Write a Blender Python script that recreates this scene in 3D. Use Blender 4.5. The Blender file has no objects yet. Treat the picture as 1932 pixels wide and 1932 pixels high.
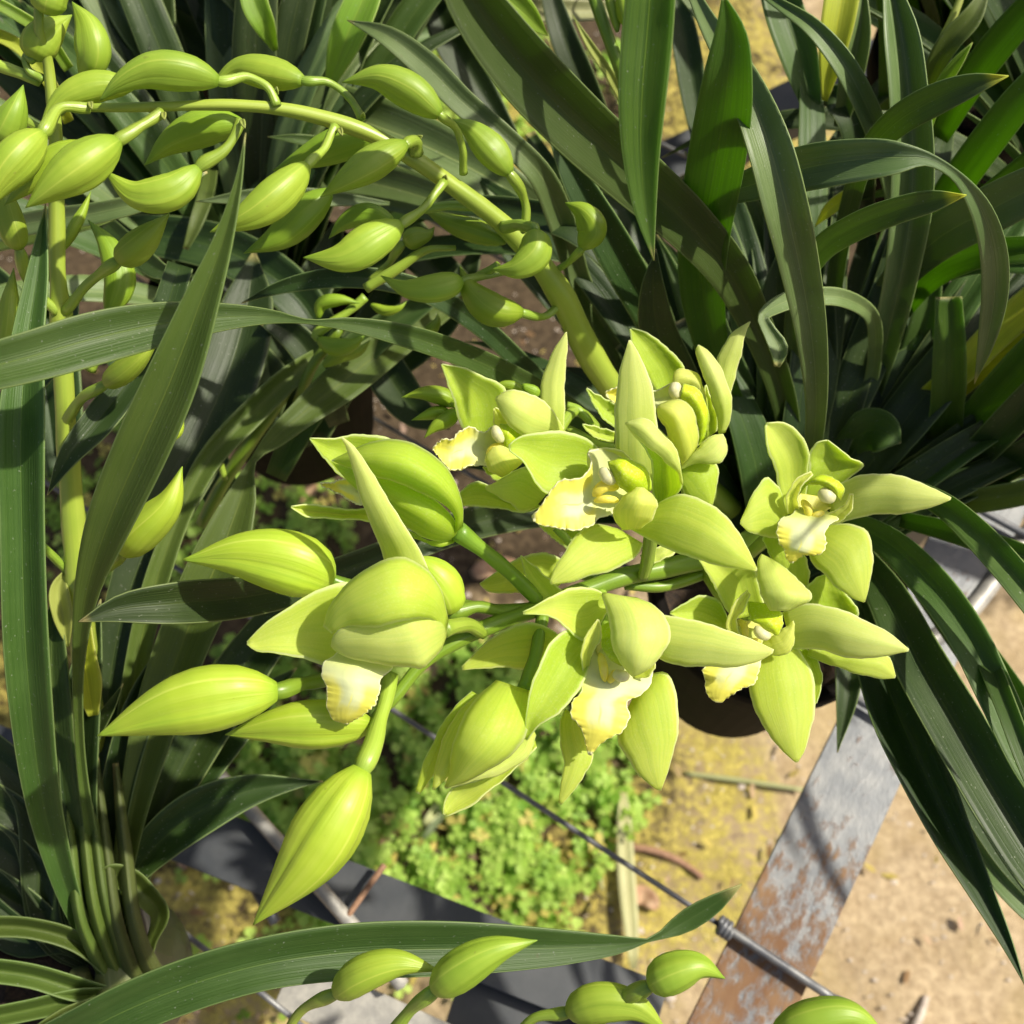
import bpy, math, random
import numpy as np
from mathutils import Vector, Matrix
random.seed(7); rng = np.random.default_rng(7)

# ------------------------------------------------------------------ camera, sky, sun, exposure
SC = bpy.context.scene
COL = SC.collection
PITCH = math.radians(66.0)          # looking down at the bench from standing height
CAM_H = 1.35
FPX = 2100.0                        # focal length in units of a 1932-wide picture
cam_d = bpy.data.cameras.new('camera')
cam = bpy.data.objects.new('camera', cam_d); COL.objects.link(cam)
cam.location = (0, 0, CAM_H)
cam.rotation_euler = (math.pi/2 - PITCH, 0, 0)
cam_d.sensor_width = 36; cam_d.sensor_height = 36
cam_d.lens = 36*FPX/1932
cam_d.clip_start = 0.01; cam_d.clip_end = 300
cam_d.dof.use_dof = True
cam_d.dof.focus_distance = 0.392
cam_d.dof.aperture_fstop = 13.5
SC.camera = cam

SUN_EL, SUN_AZ = math.radians(51), math.radians(76)      # azimuth from +Y towards +X
world = bpy.data.worlds.new('World'); SC.world = world; world.use_nodes = True
wn = world.node_tree; wn.nodes.clear()
sky = wn.nodes.new('ShaderNodeTexSky'); sky.sky_type = 'NISHITA'; sky.sun_disc = False
sky.sun_elevation = SUN_EL; sky.sun_rotation = SUN_AZ
sky.dust_density = 4.0; sky.ozone_density = 0.3; sky.air_density = 0.8
bg = wn.nodes.new('ShaderNodeBackground'); bg.inputs[1].default_value = 0.092
wo = wn.nodes.new('ShaderNodeOutputWorld')
wn.links.new(sky.outputs[0], bg.inputs[0]); wn.links.new(bg.outputs[0], wo.inputs[0])
sd = bpy.data.lights.new('sun', 'SUN'); sd.energy = 4.7; sd.angle = math.radians(1.0); sd.color = (1, .94, .80)
sun = bpy.data.objects.new('sun', sd); COL.objects.link(sun)
_s = Vector((math.sin(SUN_AZ)*math.cos(SUN_EL), math.cos(SUN_AZ)*math.cos(SUN_EL), math.sin(SUN_EL)))
sun.rotation_euler = _s.to_track_quat('Z', 'Y').to_euler()
SC.view_settings.view_transform = 'Standard'; SC.view_settings.look = 'None'
SC.view_settings.exposure = 0.42; SC.view_settings.gamma = 1
SC.view_settings.use_curve_mapping = False
SC.render.engine = 'CYCLES'
SC.cycles.max_bounces = 8; SC.cycles.transmission_bounces = 6; SC.cycles.diffuse_bounces = 4
SC.cycles.use_denoising = True; SC.cycles.sample_clamp_indirect = 6

# ------------------------------------------------------------------ geometry helpers
SP, CP = math.sin(PITCH), math.cos(PITCH)
def P(x, y, d):
    """a point of the place seen in the direction (x, y), d centimetres away along the view axis"""
    a = (x-966)/FPX; b = -(y-966)/FPX; d = d/100.0
    cx, cy, cz = a*d, b*d, -d
    # camera axes: right = X, up = (0, SP, CP), back = (0, -CP, SP)
    return np.array((cx, cy*SP - cz*CP, CAM_H + cy*CP + cz*SP))
def proj(p):
    rx, ry, rz = p[0], p[1], p[2]-CAM_H
    cx = rx; cy = ry*SP + rz*CP; cz = -ry*CP + rz*SP
    d = -cz
    if d <= 1e-4: return (-9999, -9999, d*100)
    return (966 + FPX*cx/d, 966 - FPX*cy/d, d*100)
def on_plane(x, y, z):
    v = (y-966)/FPX
    d = (CAM_H - z)/(SP + CP*v)
    return P(x, y, d*100)
GZ, BZ = 0.0, CAM_H - 0.68          # floor, bench top
RIM = 0.15
def G(x, y, up=0.0): return on_plane(x, y, GZ+up)
def B(x, y, up=0.0): return on_plane(x, y, BZ+up)

def smooth(pts, n):
    """Catmull-Rom through pts (any dimension), n+1 samples evenly along the chord"""
    p = np.array(pts, float)
    if len(p) == 1: p = np.repeat(p, 2, 0)
    if p.ndim == 1: p = p[:, None]
    k = len(p)
    m = min(2, p.shape[1]) if p.shape[1] > 1 else 1
    seg = np.sqrt(((p[1:, :m]-p[:-1, :m])**2).sum(1))
    if p.shape[1] == 1: seg = np.ones(k-1)
    seg = np.maximum(seg, 1e-6)
    t = np.concatenate([[0], np.cumsum(seg)]); t /= t[-1]
    tan = np.zeros_like(p)
    for i in range(k):
        if i == 0: tan[i] = (p[1]-p[0])/(t[1]-t[0])
        elif i == k-1: tan[i] = (p[-1]-p[-2])/(t[-1]-t[-2])
        else:
            d0 = (p[i]-p[i-1])/(t[i]-t[i-1]); d1 = (p[i+1]-p[i])/(t[i+1]-t[i])
            w = (t[i]-t[i-1])/(t[i+1]-t[i-1])
            tan[i] = d0*(1-w)+d1*w
    out = []
    for s in np.linspace(0, 1, n+1):
        i = min(max(np.searchsorted(t, s)-1, 0), k-2)
        h = t[i+1]-t[i]; u = (s-t[i])/h
        out.append((2*u**3-3*u**2+1)*p[i] + (u**3-2*u**2+u)*h*tan[i] + (-2*u**3+3*u**2)*p[i+1] + (u**3-u**2)*h*tan[i+1])
    return np.array(out)

def link(name, verts, faces, mat, parent=None, uv=None, thick=0, smooth_sh=True):
    me = bpy.data.meshes.new(name)
    me.from_pydata([tuple(v) for v in verts], [], faces)
    if uv is not None:
        ul = me.uv_layers.new(name='UVMap')
        vi = np.zeros(len(me.loops), dtype=np.int32); me.loops.foreach_get('vertex_index', vi)
        ul.data.foreach_set('uv', np.array(uv, dtype=np.float32)[vi].ravel())
    if smooth_sh: me.polygons.foreach_set('use_smooth', [True]*len(me.polygons))
    if mat: me.materials.append(mat)
    o = bpy.data.objects.new(name, me); COL.objects.link(o)
    if parent is not None:
        o.parent = parent
        # parents are unrotated Empties (or meshes at the same origin)
        off = np.array(world_off(parent))
        if abs(off).max() > 0:
            me.transform(Matrix.Translation(Vector(-off)))
    if thick:
        md = o.modifiers.new('thickness', 'SOLIDIFY'); md.thickness = thick; md.offset = 0
    return o
def world_off(o):
    v = Vector((0, 0, 0))
    while o is not None:
        v += o.location; o = o.parent
    return v
def thing(name, label, cat, loc=(0, 0, 0), group=None):
    o = bpy.data.objects.new(name, None); COL.objects.link(o); o.location = Vector(loc); o.empty_display_size = .02
    o['label'] = label; o['category'] = cat
    if group: o['group'] = group
    return o
def tag(o, label, cat, group=None, kind=None):
    if kind: o['kind'] = kind
    else: o['category'] = cat
    o['label'] = label
    if group: o['group'] = group
    return o

def surf(name, L, R, d, parent, mat, cup=0, fold=0, tilt=0, frill=0, ffreq=9, nu=8, nv=22, thick=.0005, wave=0):
    """a curved blade between two edge lines (L, R base to tip), with real relief in depth; all depths in cm"""
    l = smooth(L, nv); r = smooth(R, nv)
    for q in (l, r):                      # slightly uneven edges
        p1, p2 = random.uniform(0, 6), random.uniform(0, 6)
        for i in range(nv+1):
            a_ = math.sin(math.pi*i/nv)
            q[i, 0] += a_*(1.1*math.sin(i*.9+p1)+.6*math.sin(i*2.1+p2)); q[i, 1] += a_*(1.1*math.cos(i*.8+p2)+.6*math.sin(i*2.3+p1))
    dd = smooth([[q] for q in d], nv)[:, 0]
    if -.5 < cup < 0: cup *= .7
    wid = np.sqrt(((l-r)**2).sum(1)); wm = wid.max()+1e-6
    tl = smooth([[q] for q in tilt], nv)[:, 0] if isinstance(tilt, (list, tuple)) else np.full(nv+1, float(tilt))
    vs, uv = [], []
    ph = random.uniform(0, 6)
    for i in range(nv+1):
        wr = wid[i]/wm; v = i/nv
        for j in range(nu+1):
            u = -1+2*j/nu
            if frill: u = math.sin(u*math.pi/2)
            x, y = l[i]*(1-(u+1)/2) + r[i]*(u+1)/2
            dep = dd[i] + cup*(1-u*u)*wr**.8 - fold*abs(u)*wr + tl[i]*u*wr
            if frill:
                e = max(abs(u)**7, max(0, (v-.86)/.14)**3)*min(1, max(0, (v-.3)/.15))
                s_ = math.sin(ffreq*v*6.283*1.3+ph+(1.5 if u > 0 else 0)) + .6*math.sin(ffreq*v*15.1+ph*2)
                dep += frill*.8*e*s_
                x += frill*e*s_*24*(1 if u > 0 else -1)*.35; y += frill*e*math.cos(ffreq*v*9+ph)*14
            dep += (wave+.035)*abs(u)**1.5*math.sin(v*8+ph+(2 if u > 0 else 0))*wr + .05*math.exp(-(u/.16)**2)*wr*(1 if cup >= 0 else -1.0)
            vs.append(P(x, y, dep)); uv.append(((u+1)/2, v))
    fs = [(i*(nu+1)+j, i*(nu+1)+j+1, (i+1)*(nu+1)+j+1, (i+1)*(nu+1)+j) for i in range(nv) for j in range(nu)]
    return link(name, vs, fs, mat, parent, uv, thick)

def leaf(parent, pts, ws, mat, fold=.14, tilt=0, name='leaf', nv=None, thick=.0005, wave=0, cup=0):
    """strap leaf along pts (x, y, depth cm), tip first; ws = apparent widths"""
    pts, ws = list(pts), list(ws)
    x0, y0 = pts[0][:2]
    if ws[0] > 14 and not (0 < x0 < 1932 and 0 < y0 < 1932):      # the blade runs on to its tip outside the picture
        a_, b_ = np.array(pts[0], float), np.array(pts[1], float)
        k_ = 4.0*ws[0]/(np.linalg.norm((a_-b_)[:2])+1e-6)
        far_ = a_+(a_-b_)*k_; far_[2] = min(max(far_[2], 30), 70)
        pts = [tuple(far_), tuple(a_+(far_-a_)*.5)]+pts; ws = [0, ws[0]*.7]+ws
    nv = nv or max(18, 5*len(pts))
    c = smooth([tuple(p)+(w,) for p, w in zip(pts, ws)], nv)
    L, R = [], []
    t = np.gradient(c[:, :2], axis=0); t /= np.linalg.norm(t, axis=1)[:, None]+1e-9
    nrm = np.stack([-t[:, 1], t[:, 0]], 1)
    w = np.maximum(c[:, 3], 0.6)
    l = c[:, :2]-nrm*w[:, None]/2; r = c[:, :2]+nrm*w[:, None]/2
    tl = smooth([[q] for q in tilt], nv)[:, 0] if isinstance(tilt, (list, tuple)) else np.full(nv+1, float(tilt))
    nu = 8; vs, uv = [], []; ph = random.uniform(0, 6)
    for i in range(nv+1):
        wc = w[i]*c[i, 2]/FPX        # width in cm
        for j in range(nu+1):
            u = -1+2*j/nu
            x, y = l[i]*(1-(u+1)/2)+r[i]*(u+1)/2
            dep = c[i, 2] - fold*2*(abs(u)**1.3-.5)*wc + tl[i]*u*wc + cup*(1-u*u)*wc + wave*abs(u)*wc*math.sin(i*.7+ph+(2 if u > 0 else 0))
            vs.append(P(x, y, dep)); uv.append(((u+1)/2, i/nv))
    fs = [(i*(nu+1)+j, i*(nu+1)+j+1, (i+1)*(nu+1)+j+1, (i+1)*(nu+1)+j) for i in range(nv) for j in range(nu)]
    return link(name, vs, fs, mat, parent, uv, thick)

def tube_w(name, path, rad, mat, parent, n=12, seam=None, cap=True, flat=None, ridge=0):
    """tube along world points with world radii; seam = phase of the three overlapping sepals of a bud"""
    p = np.array(path); k = len(p)
    t = np.gradient(p, axis=0); t /= np.linalg.norm(t, axis=1)[:, None]+1e-12
    view = np.array((0, 0, CAM_H))-p[0]; view /= np.linalg.norm(view)
    a = np.cross(t[0], view); a /= np.linalg.norm(a)+1e-12
    vs, uv = [], []
    for i in range(k):
        a = a - t[i]*np.dot(a, t[i]); a /= np.linalg.norm(a)+1e-12
        b = np.cross(t[i], a)
        for j in range(n):
            f = 2*math.pi*j/n
            m = 1.0
            if seam is not None:
                q = ((f/(2*math.pi))*3+seam) % 1.0
                s = i/(k-1)
                m = 1 + (SEAM_H*(q-.5) - .03*math.cos(2*math.pi*q))*min(1, s*5)
                m += .012*math.cos(2*math.pi*(q-.5))
            if ridge: m += ridge*math.cos(f*5+i*.05)
            vs.append(p[i] + rad[i]*m*(a*math.cos(f)+b*math.sin(f))); uv.append(((j/n+(seam or 0)/3), i/(k-1)))
    fs = [(i*n+j, i*n+(j+1) % n, (i+1)*n+(j+1) % n, (i+1)*n+j) for i in range(k-1) for j in range(n)]
    if cap:
        vs.append(p[0]); uv.append((.5, 0)); c0 = len(vs)-1
        vs.append(p[-1]+t[-1]*rad[-1]*.3); uv.append((.5, 1)); c1 = len(vs)-1
        fs += [(c0, (j+1) % n, j) for j in range(n)]
        fs += [(c1, (k-1)*n+j, (k-1)*n+(j+1) % n) for j in range(n)]
    return link(name, vs, fs, mat, parent, uv)
def tube(name, pts, rad, mat, parent, n=12, nv=None, **kw):
    """pts (x, y, depth), rad = apparent radii"""
    nv = nv or max(10, 4*len(pts))
    rad = list(rad) if isinstance(rad, (list, tuple)) else [rad]*len(pts)
    c = smooth([tuple(p)+(r,) for p, r in zip(pts, rad)], nv)
    h_ = random.uniform(0, 6)
    return tube_w(name, [P(q[0]+.5*math.sin(i*.9+h_), q[1]+.5*math.cos(i*.7+h_), q[2]) for i, q in enumerate(c)], [max(q[3], .3)*(1+.035*math.sin(i*1.1+h_))*q[2]/100/FPX for i, q in enumerate(c)], mat, parent, n=n, **kw)

SEAM_H = .10
BUDP = [(0, .30), (.04, .46), (.10, .66), (.2, .87), (.32, .99), (.42, 1.0), (.54, .90), (.66, .71), (.78, .48), (.88, .27), (.95, .12), (1, .02)]
BUDF = [(0, .30), (.04, .60), (.1, .82), (.2, .97), (.31, 1.0), (.43, .94), (.55, .81), (.67, .62), (.79, .40), (.89, .21), (.96, .09), (1, .02)]
BUD_SLIM = .88
def bud(parent, pts, w, mat, stalk=None, sr=6, seam=None, smat=None, prof=None, small=False):
    seam = random.random() if seam is None else seam
    prof = prof or BUDP
    nv = 14 if small else 30
    c = smooth(pts, nv)
    rr = np.interp(np.linspace(0, 1, nv+1), [q[0] for q in prof], [q[1] for q in prof])
    # one pole of samples crowded at both ends is not needed: smooth the profile a little
    path = [P(*q) for q in c]
    w *= BUD_SLIM
    rad = [r*w/2*q[2]/100/FPX for r, q in zip(rr, c)]
    b = tube_w('bud', path, rad, mat, parent, n=16 if small else 36, seam=seam)
    if stalk:
        sr *= .88
        e0, e1 = np.array(pts[0], float), np.array(pts[1], float)
        stalk = list(stalk[:-1])+[tuple(e0)]+[tuple(e0+(e1-e0)*.16)]
        k = len(stalk)
        rads = [sr*1.15]+[sr]*(k-3)+[min(sr*1.2, w*.16), w*.10]
        tube('stalk', stalk, rads, smat or M_stalk, b, n=10, ridge=.04)
        # collar where the stalk swells into the bud
    return b

# ------------------------------------------------------------------ materials
def nodes(name):
    m = bpy.data.materials.new(name); m.use_nodes = True
    nt = m.node_tree; nt.nodes.clear()
    return m, nt
def N(nt, typ, **kw):
    n = nt.nodes.new(typ)
    for k, v in kw.items():
        if k.startswith('_'): setattr(n, k[1:], v)
    return n
def math_(nt, op, a, b=None, c=None, clamp=False):
    n = nt.nodes.new('ShaderNodeMath'); n.operation = op; n.use_clamp = clamp
    for i, q in enumerate((a, b, c)):
        if q is None: continue
        if isinstance(q, (int, float)): n.inputs[i].default_value = q
        else: nt.links.new(q, n.inputs[i])
    return n.outputs[0]
def mixc(nt, f, a, b):
    n = nt.nodes.new('ShaderNodeMix'); n.data_type = 'RGBA'
    for i, q in ((0, f), (6, a), (7, b)):
        if isinstance(q, (int, float)): n.inputs[i].default_value = q
        elif isinstance(q, tuple): n.inputs[i].default_value = (*q, 1) if len(q) == 3 else q
        else: nt.links.new(q, n.inputs[i])
    return n.outputs[2]
def mapr(nt, v, a, b, c=0, d=1):
    n = nt.nodes.new('ShaderNodeMapRange'); n.interpolation_type = 'SMOOTHSTEP'
    nt.links.new(v, n.inputs[0])
    for i, q in zip((1, 2, 3, 4), (a, b, c, d)): n.inputs[i].default_value = q
    return n.outputs[0]
def noise(nt, vec, scale, detail=3, rough=.5, dim='3D'):
    n = nt.nodes.new('ShaderNodeTexNoise'); n.noise_dimensions = dim
    nt.links.new(vec, n.inputs['Vector']); n.inputs['Scale'].default_value = scale
    n.inputs['Detail'].default_value = detail; n.inputs['Roughness'].default_value = rough
    return n.outputs[0]
def uvparts(nt):
    uv = nt.nodes.new('ShaderNodeUVMap'); uv.uv_map = 'UVMap'
    s = nt.nodes.new('ShaderNodeSeparateXYZ'); nt.links.new(uv.outputs[0], s.inputs[0])
    oi = nt.nodes.new('ShaderNodeObjectInfo')
    return uv.outputs[0], s.outputs[0], s.outputs[1], oi.outputs['Random']
def comb(nt, x, y, z):
    n = nt.nodes.new('ShaderNodeCombineXYZ')
    for i, q in enumerate((x, y, z)):
        if isinstance(q, (int, float)): n.inputs[i].default_value = q
        else: nt.links.new(q, n.inputs[i])
    return n.outputs[0]
def hsv(nt, col, h, s, v):
    n = nt.nodes.new('ShaderNodeHueSaturation')
    nt.links.new(col, n.inputs['Color'])
    for k, q in (('Hue', h), ('Saturation', s), ('Value', v)):
        if isinstance(q, (int, float)): n.inputs[k].default_value = q
        else: nt.links.new(q, n.inputs[k])
    return n.outputs[0]
def finish(nt, col, rough, trans=None, tcol=None, bump=None, bdist=.0004, spec=.5, sheen=0, coat=0):
    p = nt.nodes.new('ShaderNodeBsdfPrincipled')
    if isinstance(col, tuple): p.inputs['Base Color'].default_value = (*col, 1)
    else: nt.links.new(col, p.inputs['Base Color'])
    if isinstance(rough, (int, float)): p.inputs['Roughness'].default_value = rough
    else: nt.links.new(rough, p.inputs['Roughness'])
    p.inputs['Specular IOR Level'].default_value = spec
    if coat: p.inputs['Coat Weight'].default_value = coat; p.inputs['Coat Roughness'].default_value = .25
    if bump is not None:
        b = nt.nodes.new('ShaderNodeBump'); b.inputs['Strength'].default_value = .6; b.inputs['Distance'].default_value = bdist
        nt.links.new(bump, b.inputs['Height']); nt.links.new(b.outputs[0], p.inputs['Normal'])
    out = nt.nodes.new('ShaderNodeOutputMaterial')
    sh = p.outputs[0]
    if trans:
        t = nt.nodes.new('ShaderNodeBsdfTranslucent')
        if isinstance(tcol, tuple): t.inputs[0].default_value = (*tcol, 1)
        else: nt.links.new(tcol, t.inputs[0])
        m = nt.nodes.new('ShaderNodeMixShader'); m.inputs[0].default_value = trans
        nt.links.new(sh, m.inputs[1]); nt.links.new(t.outputs[0], m.inputs[2]); sh = m.outputs[0]
    nt.links.new(sh, out.inputs[0])

def leaf_mat(name, base, dark, tcol, trans=.35, rough=.42, tip=None, vein=.35, rim=(.22, .3, .10), spec=.5):
    m, nt = nodes(name)
    uv, u, v, rnd = uvparts(nt)
    stripes = noise(nt, comb(nt, math_(nt, 'MULTIPLY', u, 34), math_(nt, 'MULTIPLY', v, .8), math_(nt, 'MULTIPLY', rnd, 40)), 1.0, 2, .6)
    tc = nt.nodes.new('ShaderNodeTexCoord')
    blot = noise(nt, tc.outputs['Object'], 35, 3, .6)
    f = math_(nt, 'ADD', math_(nt, 'MULTIPLY', mapr(nt, stripes, .35, .65), vein), math_(nt, 'MULTIPLY', mapr(nt, blot, .3, .7), .45), clamp=True)
    col = mixc(nt, f, dark, base)
    uc = math_(nt, 'ABSOLUTE', math_(nt, 'SUBTRACT', u, .5))
    mid = mapr(nt, uc, .006, .022, 1, 0)
    col = mixc(nt, math_(nt, 'MULTIPLY', mid, .6), col, (base[0]*1.7, base[1]*1.5, base[2]*1.4))
    edge = mapr(nt, uc, .475, .498)
    col = mixc(nt, math_(nt, 'MULTIPLY', edge, .75), col, rim)
    sp3 = noise(nt, tc.outputs['Object'], 240, 2, .5)
    col = mixc(nt, math_(nt, 'MULTIPLY', mapr(nt, sp3, .76, .80), .6), col, (.10, .07, .03))
    # dust specks
    sp = noise(nt, tc.outputs['Object'], 900, 1, .5)
    col = mixc(nt, math_(nt, 'MULTIPLY', mapr(nt, sp, .70, .78), .45), col, (.4, .42, .33))
    col = mixc(nt, mapr(nt, v, .004, .022, .9, 0), col, (.42, .38, .14))
    if tip is not None:
        wob = math_(nt, 'MULTIPLY', blot, .05)
        tv = mapr(nt, math_(nt, 'ADD', v, wob), tip[1], tip[1]+.05, 1, 0)
        col = mixc(nt, tv, col, tip[0])
    col = hsv(nt, col, math_(nt, 'ADD', .5-.012, math_(nt, 'MULTIPLY', rnd, .024)), 1.0, math_(nt, 'ADD', .8, math_(nt, 'MULTIPLY', math_(nt, 'FRACT', math_(nt, 'MULTIPLY', rnd, 7.3)), .45)))
    tcn = mixc(nt, math_(nt, 'MULTIPLY', mapr(nt, stripes, .35, .65), .5), tcol, (tcol[0]*.45, tcol[1]*.5, tcol[2]*.5))
    if tip is not None: tcn = mixc(nt, tv, tcn, (.75, .7, .08))
    bump = math_(nt, 'ADD', math_(nt, 'MULTIPLY', stripes, 1.0), math_(nt, 'MULTIPLY', mid, -.5))
    finish(nt, col, math_(nt, 'ADD', rough, math_(nt, 'MULTIPLY', blot, .18)), trans, tcn, bump, .0005, spec)
    return m

M_deep = leaf_mat('leaf_deep', (.075, .115, .022), (.045, .08, .014), (.28, .45, .02), rough=.4)
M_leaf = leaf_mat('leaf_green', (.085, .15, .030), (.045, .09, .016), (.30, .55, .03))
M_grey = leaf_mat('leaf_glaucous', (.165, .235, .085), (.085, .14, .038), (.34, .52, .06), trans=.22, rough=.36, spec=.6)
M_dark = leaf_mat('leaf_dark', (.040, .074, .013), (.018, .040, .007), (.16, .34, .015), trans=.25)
M_olive = leaf_mat('leaf_olive', (.135, .19, .035), (.085, .135, .022), (.42, .55, .05), trans=.35)
M_bractl = leaf_mat('sheath', (.13, .17, .04), (.09, .12, .03), (.3, .4, .06), rim=(.25, .28, .12))
M_lush = leaf_mat('leaf_backlit', (.09, .17, .015), (.04, .09, .008), (.34, .60, .015), trans=.5, vein=.8)
M_tipy = leaf_mat('leaf_yellow_tip', (.10, .135, .04), (.06, .09, .025), (.32, .50, .05), tip=((.50, .55, .05), .055))
M_yel = leaf_mat('leaf_yellow', (.60, .64, .06), (.46, .54, .05), (.8, .85, .08), trans=.5, rim=(.6, .6, .2))
M_fresh = leaf_mat('leaf_fresh', (.28, .42, .06), (.2, .34, .04), (.6, .85, .06), trans=.5, rim=(.5, .6, .2))
M_straw = leaf_mat('leaf_straw', (.45, .46, .22), (.33, .33, .14), (.6, .6, .3), trans=.2, rim=(.5, .5, .3))

def skin_mat(name, base, tipc, pale, trans, tcol, rough=.46, veinn=26, keel=.38, coat=0.0):
    """buds: green tip, paler streaks along the body"""
    m, nt = nodes(name)
    uv, u, v, rnd = uvparts(nt)
    st = noise(nt, comb(nt, math_(nt, 'MULTIPLY', u, veinn), math_(nt, 'MULTIPLY', v, 1.2), math_(nt, 'MULTIPLY', rnd, 50)), 1.0, 2, .5)
    tc = nt.nodes.new('ShaderNodeTexCoord')
    bl = noise(nt, tc.outputs['Object'], 70, 2, .5)
    col = mixc(nt, math_(nt, 'MULTIPLY', mapr(nt, st, .25, .8), .38), base, pale)
    sp2 = noise(nt, tc.outputs['Object'], 420, 2, .6)
    sp4 = noise(nt, tc.outputs['Object'], 330, 1, .5)
    col = mixc(nt, math_(nt, 'MULTIPLY', mapr(nt, sp4, .77, .80), .5), col, (.20, .20, .04))
    col = mixc(nt, math_(nt, 'MULTIPLY', mapr(nt, sp2, .62, .8), .25), col, pale)
    col = mixc(nt, math_(nt, 'MULTIPLY', mapr(nt, bl, .35, .75), .35), col, tipc)
    col = mixc(nt, math_(nt, 'MULTIPLY', mapr(nt, v, .80, 1.0), .7), col, tipc)
    q = math_(nt, 'FRACT', math_(nt, 'MULTIPLY', u, 3.0))
    kk = mapr(nt, math_(nt, 'ABSOLUTE', math_(nt, 'SUBTRACT', q, .5)), .0, .035, 1, 0)
    col = mixc(nt, math_(nt, 'MULTIPLY', kk, keel), col, (pale[0]*1.25, pale[1]*1.15, pale[2]*1.6))
    qs = mapr(nt, math_(nt, 'ABSOLUTE', math_(nt, 'SUBTRACT', q, .5)), .47, .5, 0, 1)
    col = mixc(nt, math_(nt, 'MULTIPLY', qs, keel*.8), col, tipc)
    col = mixc(nt, math_(nt, 'MULTIPLY', mapr(nt, v, .0, .10, 1, 0), .55), col, tipc)
    col = hsv(nt, col, math_(nt, 'ADD', .492, math_(nt, 'MULTIPLY', rnd, .016)), 1.0, math_(nt, 'ADD', .88, math_(nt, 'MULTIPLY', math_(nt, 'FRACT', math_(nt, 'MULTIPLY', rnd, 5.7)), .24)))
    finish(nt, col, rough, trans, tcol, math_(nt, 'ADD', st, math_(nt, 'MULTIPLY', bl, .5)), .0004, .45, coat=coat)
    return m
M_bud = skin_mat('bud_green', (.27, .40, .035), (.16, .29, .022), (.42, .51, .06), .18, (.7, .85, .04))
M_bigbud = skin_mat('bud_yellow_green', (.40, .54, .035), (.26, .44, .03), (.57, .66, .10), .2, (.8, .9, .03), coat=.05, veinn=40)
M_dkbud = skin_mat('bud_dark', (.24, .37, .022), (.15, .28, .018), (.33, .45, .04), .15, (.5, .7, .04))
M_stalk = skin_mat('stalk_green', (.27, .40, .04), (.20, .32, .035), (.40, .50, .09), .1, (.5, .7, .05), rough=.34, coat=.15, keel=0)
M_stem = skin_mat('stem_green', (.33, .45, .05), (.24, .38, .04), (.48, .56, .10), .08, (.5, .7, .05), rough=.4, veinn=14, coat=.1, keel=0)
M_vstem = skin_mat('stem_dark_green', (.16, .27, .02), (.12, .22, .018), (.25, .35, .04), .08, (.5, .7, .05), rough=.4, veinn=14, coat=.1, keel=0)  # deeper green for pedicels and the flowering stem
M_bract = skin_mat('bract_pale', (.36, .42, .09), (.26, .30, .07), (.46, .50, .15), .3, (.6, .7, .2), rough=.5)

def petal_mat(name, green, pale, tcol, rim=(.90, .92, .55), trans=.56, gv=.35):
    m, nt = nodes(name)
    uv, u, v, rnd = uvparts(nt)
    st = noise(nt, comb(nt, math_(nt, 'MULTIPLY', u, 18), math_(nt, 'MULTIPLY', v, 1.0), math_(nt, 'MULTIPLY', rnd, 50)), 1.0, 2, .5)
    tc = nt.nodes.new('ShaderNodeTexCoord')
    bl = noise(nt, tc.outputs['Object'], 60, 2, .5)
    vein = noise(nt, comb(nt, math_(nt, 'MULTIPLY', math_(nt, 'ADD', u, math_(nt, 'MULTIPLY', bl, .05)), 46), math_(nt, 'MULTIPLY', v, 1.6), math_(nt, 'MULTIPLY', rnd, 50)), 1.0, 3, .6)
    f = math_(nt, 'ADD', math_(nt, 'MULTIPLY', v, .7), math_(nt, 'MULTIPLY', math_(nt, 'SUBTRACT', bl, .3), .9), clamp=True)
    col = mixc(nt, f, green, pale)
    col = mixc(nt, math_(nt, 'MULTIPLY', mapr(nt, st, .5, .72), .10), col, (green[0]*.9, green[1]*.97, green[2]))
    col = mixc(nt, math_(nt, 'MULTIPLY', mapr(nt, vein, .56, .70), .28), col, (green[0]*.8, green[1]*.93, green[2]))
    uc = math_(nt, 'ABSOLUTE', math_(nt, 'SUBTRACT', u, .5))
    col = mixc(nt, math_(nt, 'MULTIPLY', mapr(nt, uc, .0, .05, 1, 0), .25), col, (green[0]*1.25, green[1]*1.15, green[2]*1.5))
    edge = mapr(nt, uc, .44, .488)
    edge = math_(nt, 'MAXIMUM', edge, mapr(nt, v, .975, 1.0))
    col = mixc(nt, math_(nt, 'MULTIPLY', edge, .8), col, rim)
    fine = noise(nt, tc.outputs['Object'], 1500, 2, .6)
    col = mixc(nt, math_(nt, 'MULTIPLY', mapr(nt, fine, .5, .72), .22), col, (.9, .92, .6))
    tco = mixc(nt, mapr(nt, st, .35, .7), tcol, (tcol[0]*.85, tcol[1]*.92, tcol[2]*.8))
    finish(nt, col, .5, trans, tco, math_(nt, 'ADD', math_(nt, 'MULTIPLY', vein, 1.0), math_(nt, 'MULTIPLY', fine, .25)), .00022, .3)
    return m
M_petal = petal_mat('petal', (.50, .64, .06), (.73, .79, .19), (.86, .96, .18))
M_petal2 = petal_mat('petal_greener', (.41, .57, .035), (.62, .72, .11), (.79, .94, .12))
M_petal3 = petal_mat('petal_pale', (.57, .68, .13), (.75, .80, .30), (.93, .98, .22), trans=.48)
M_lobe = petal_mat('lip_lobe', (.70, .76, .12), (.84, .86, .30), (.97, .99, .3), rim=(.9, .9, .55), trans=.58)

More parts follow.
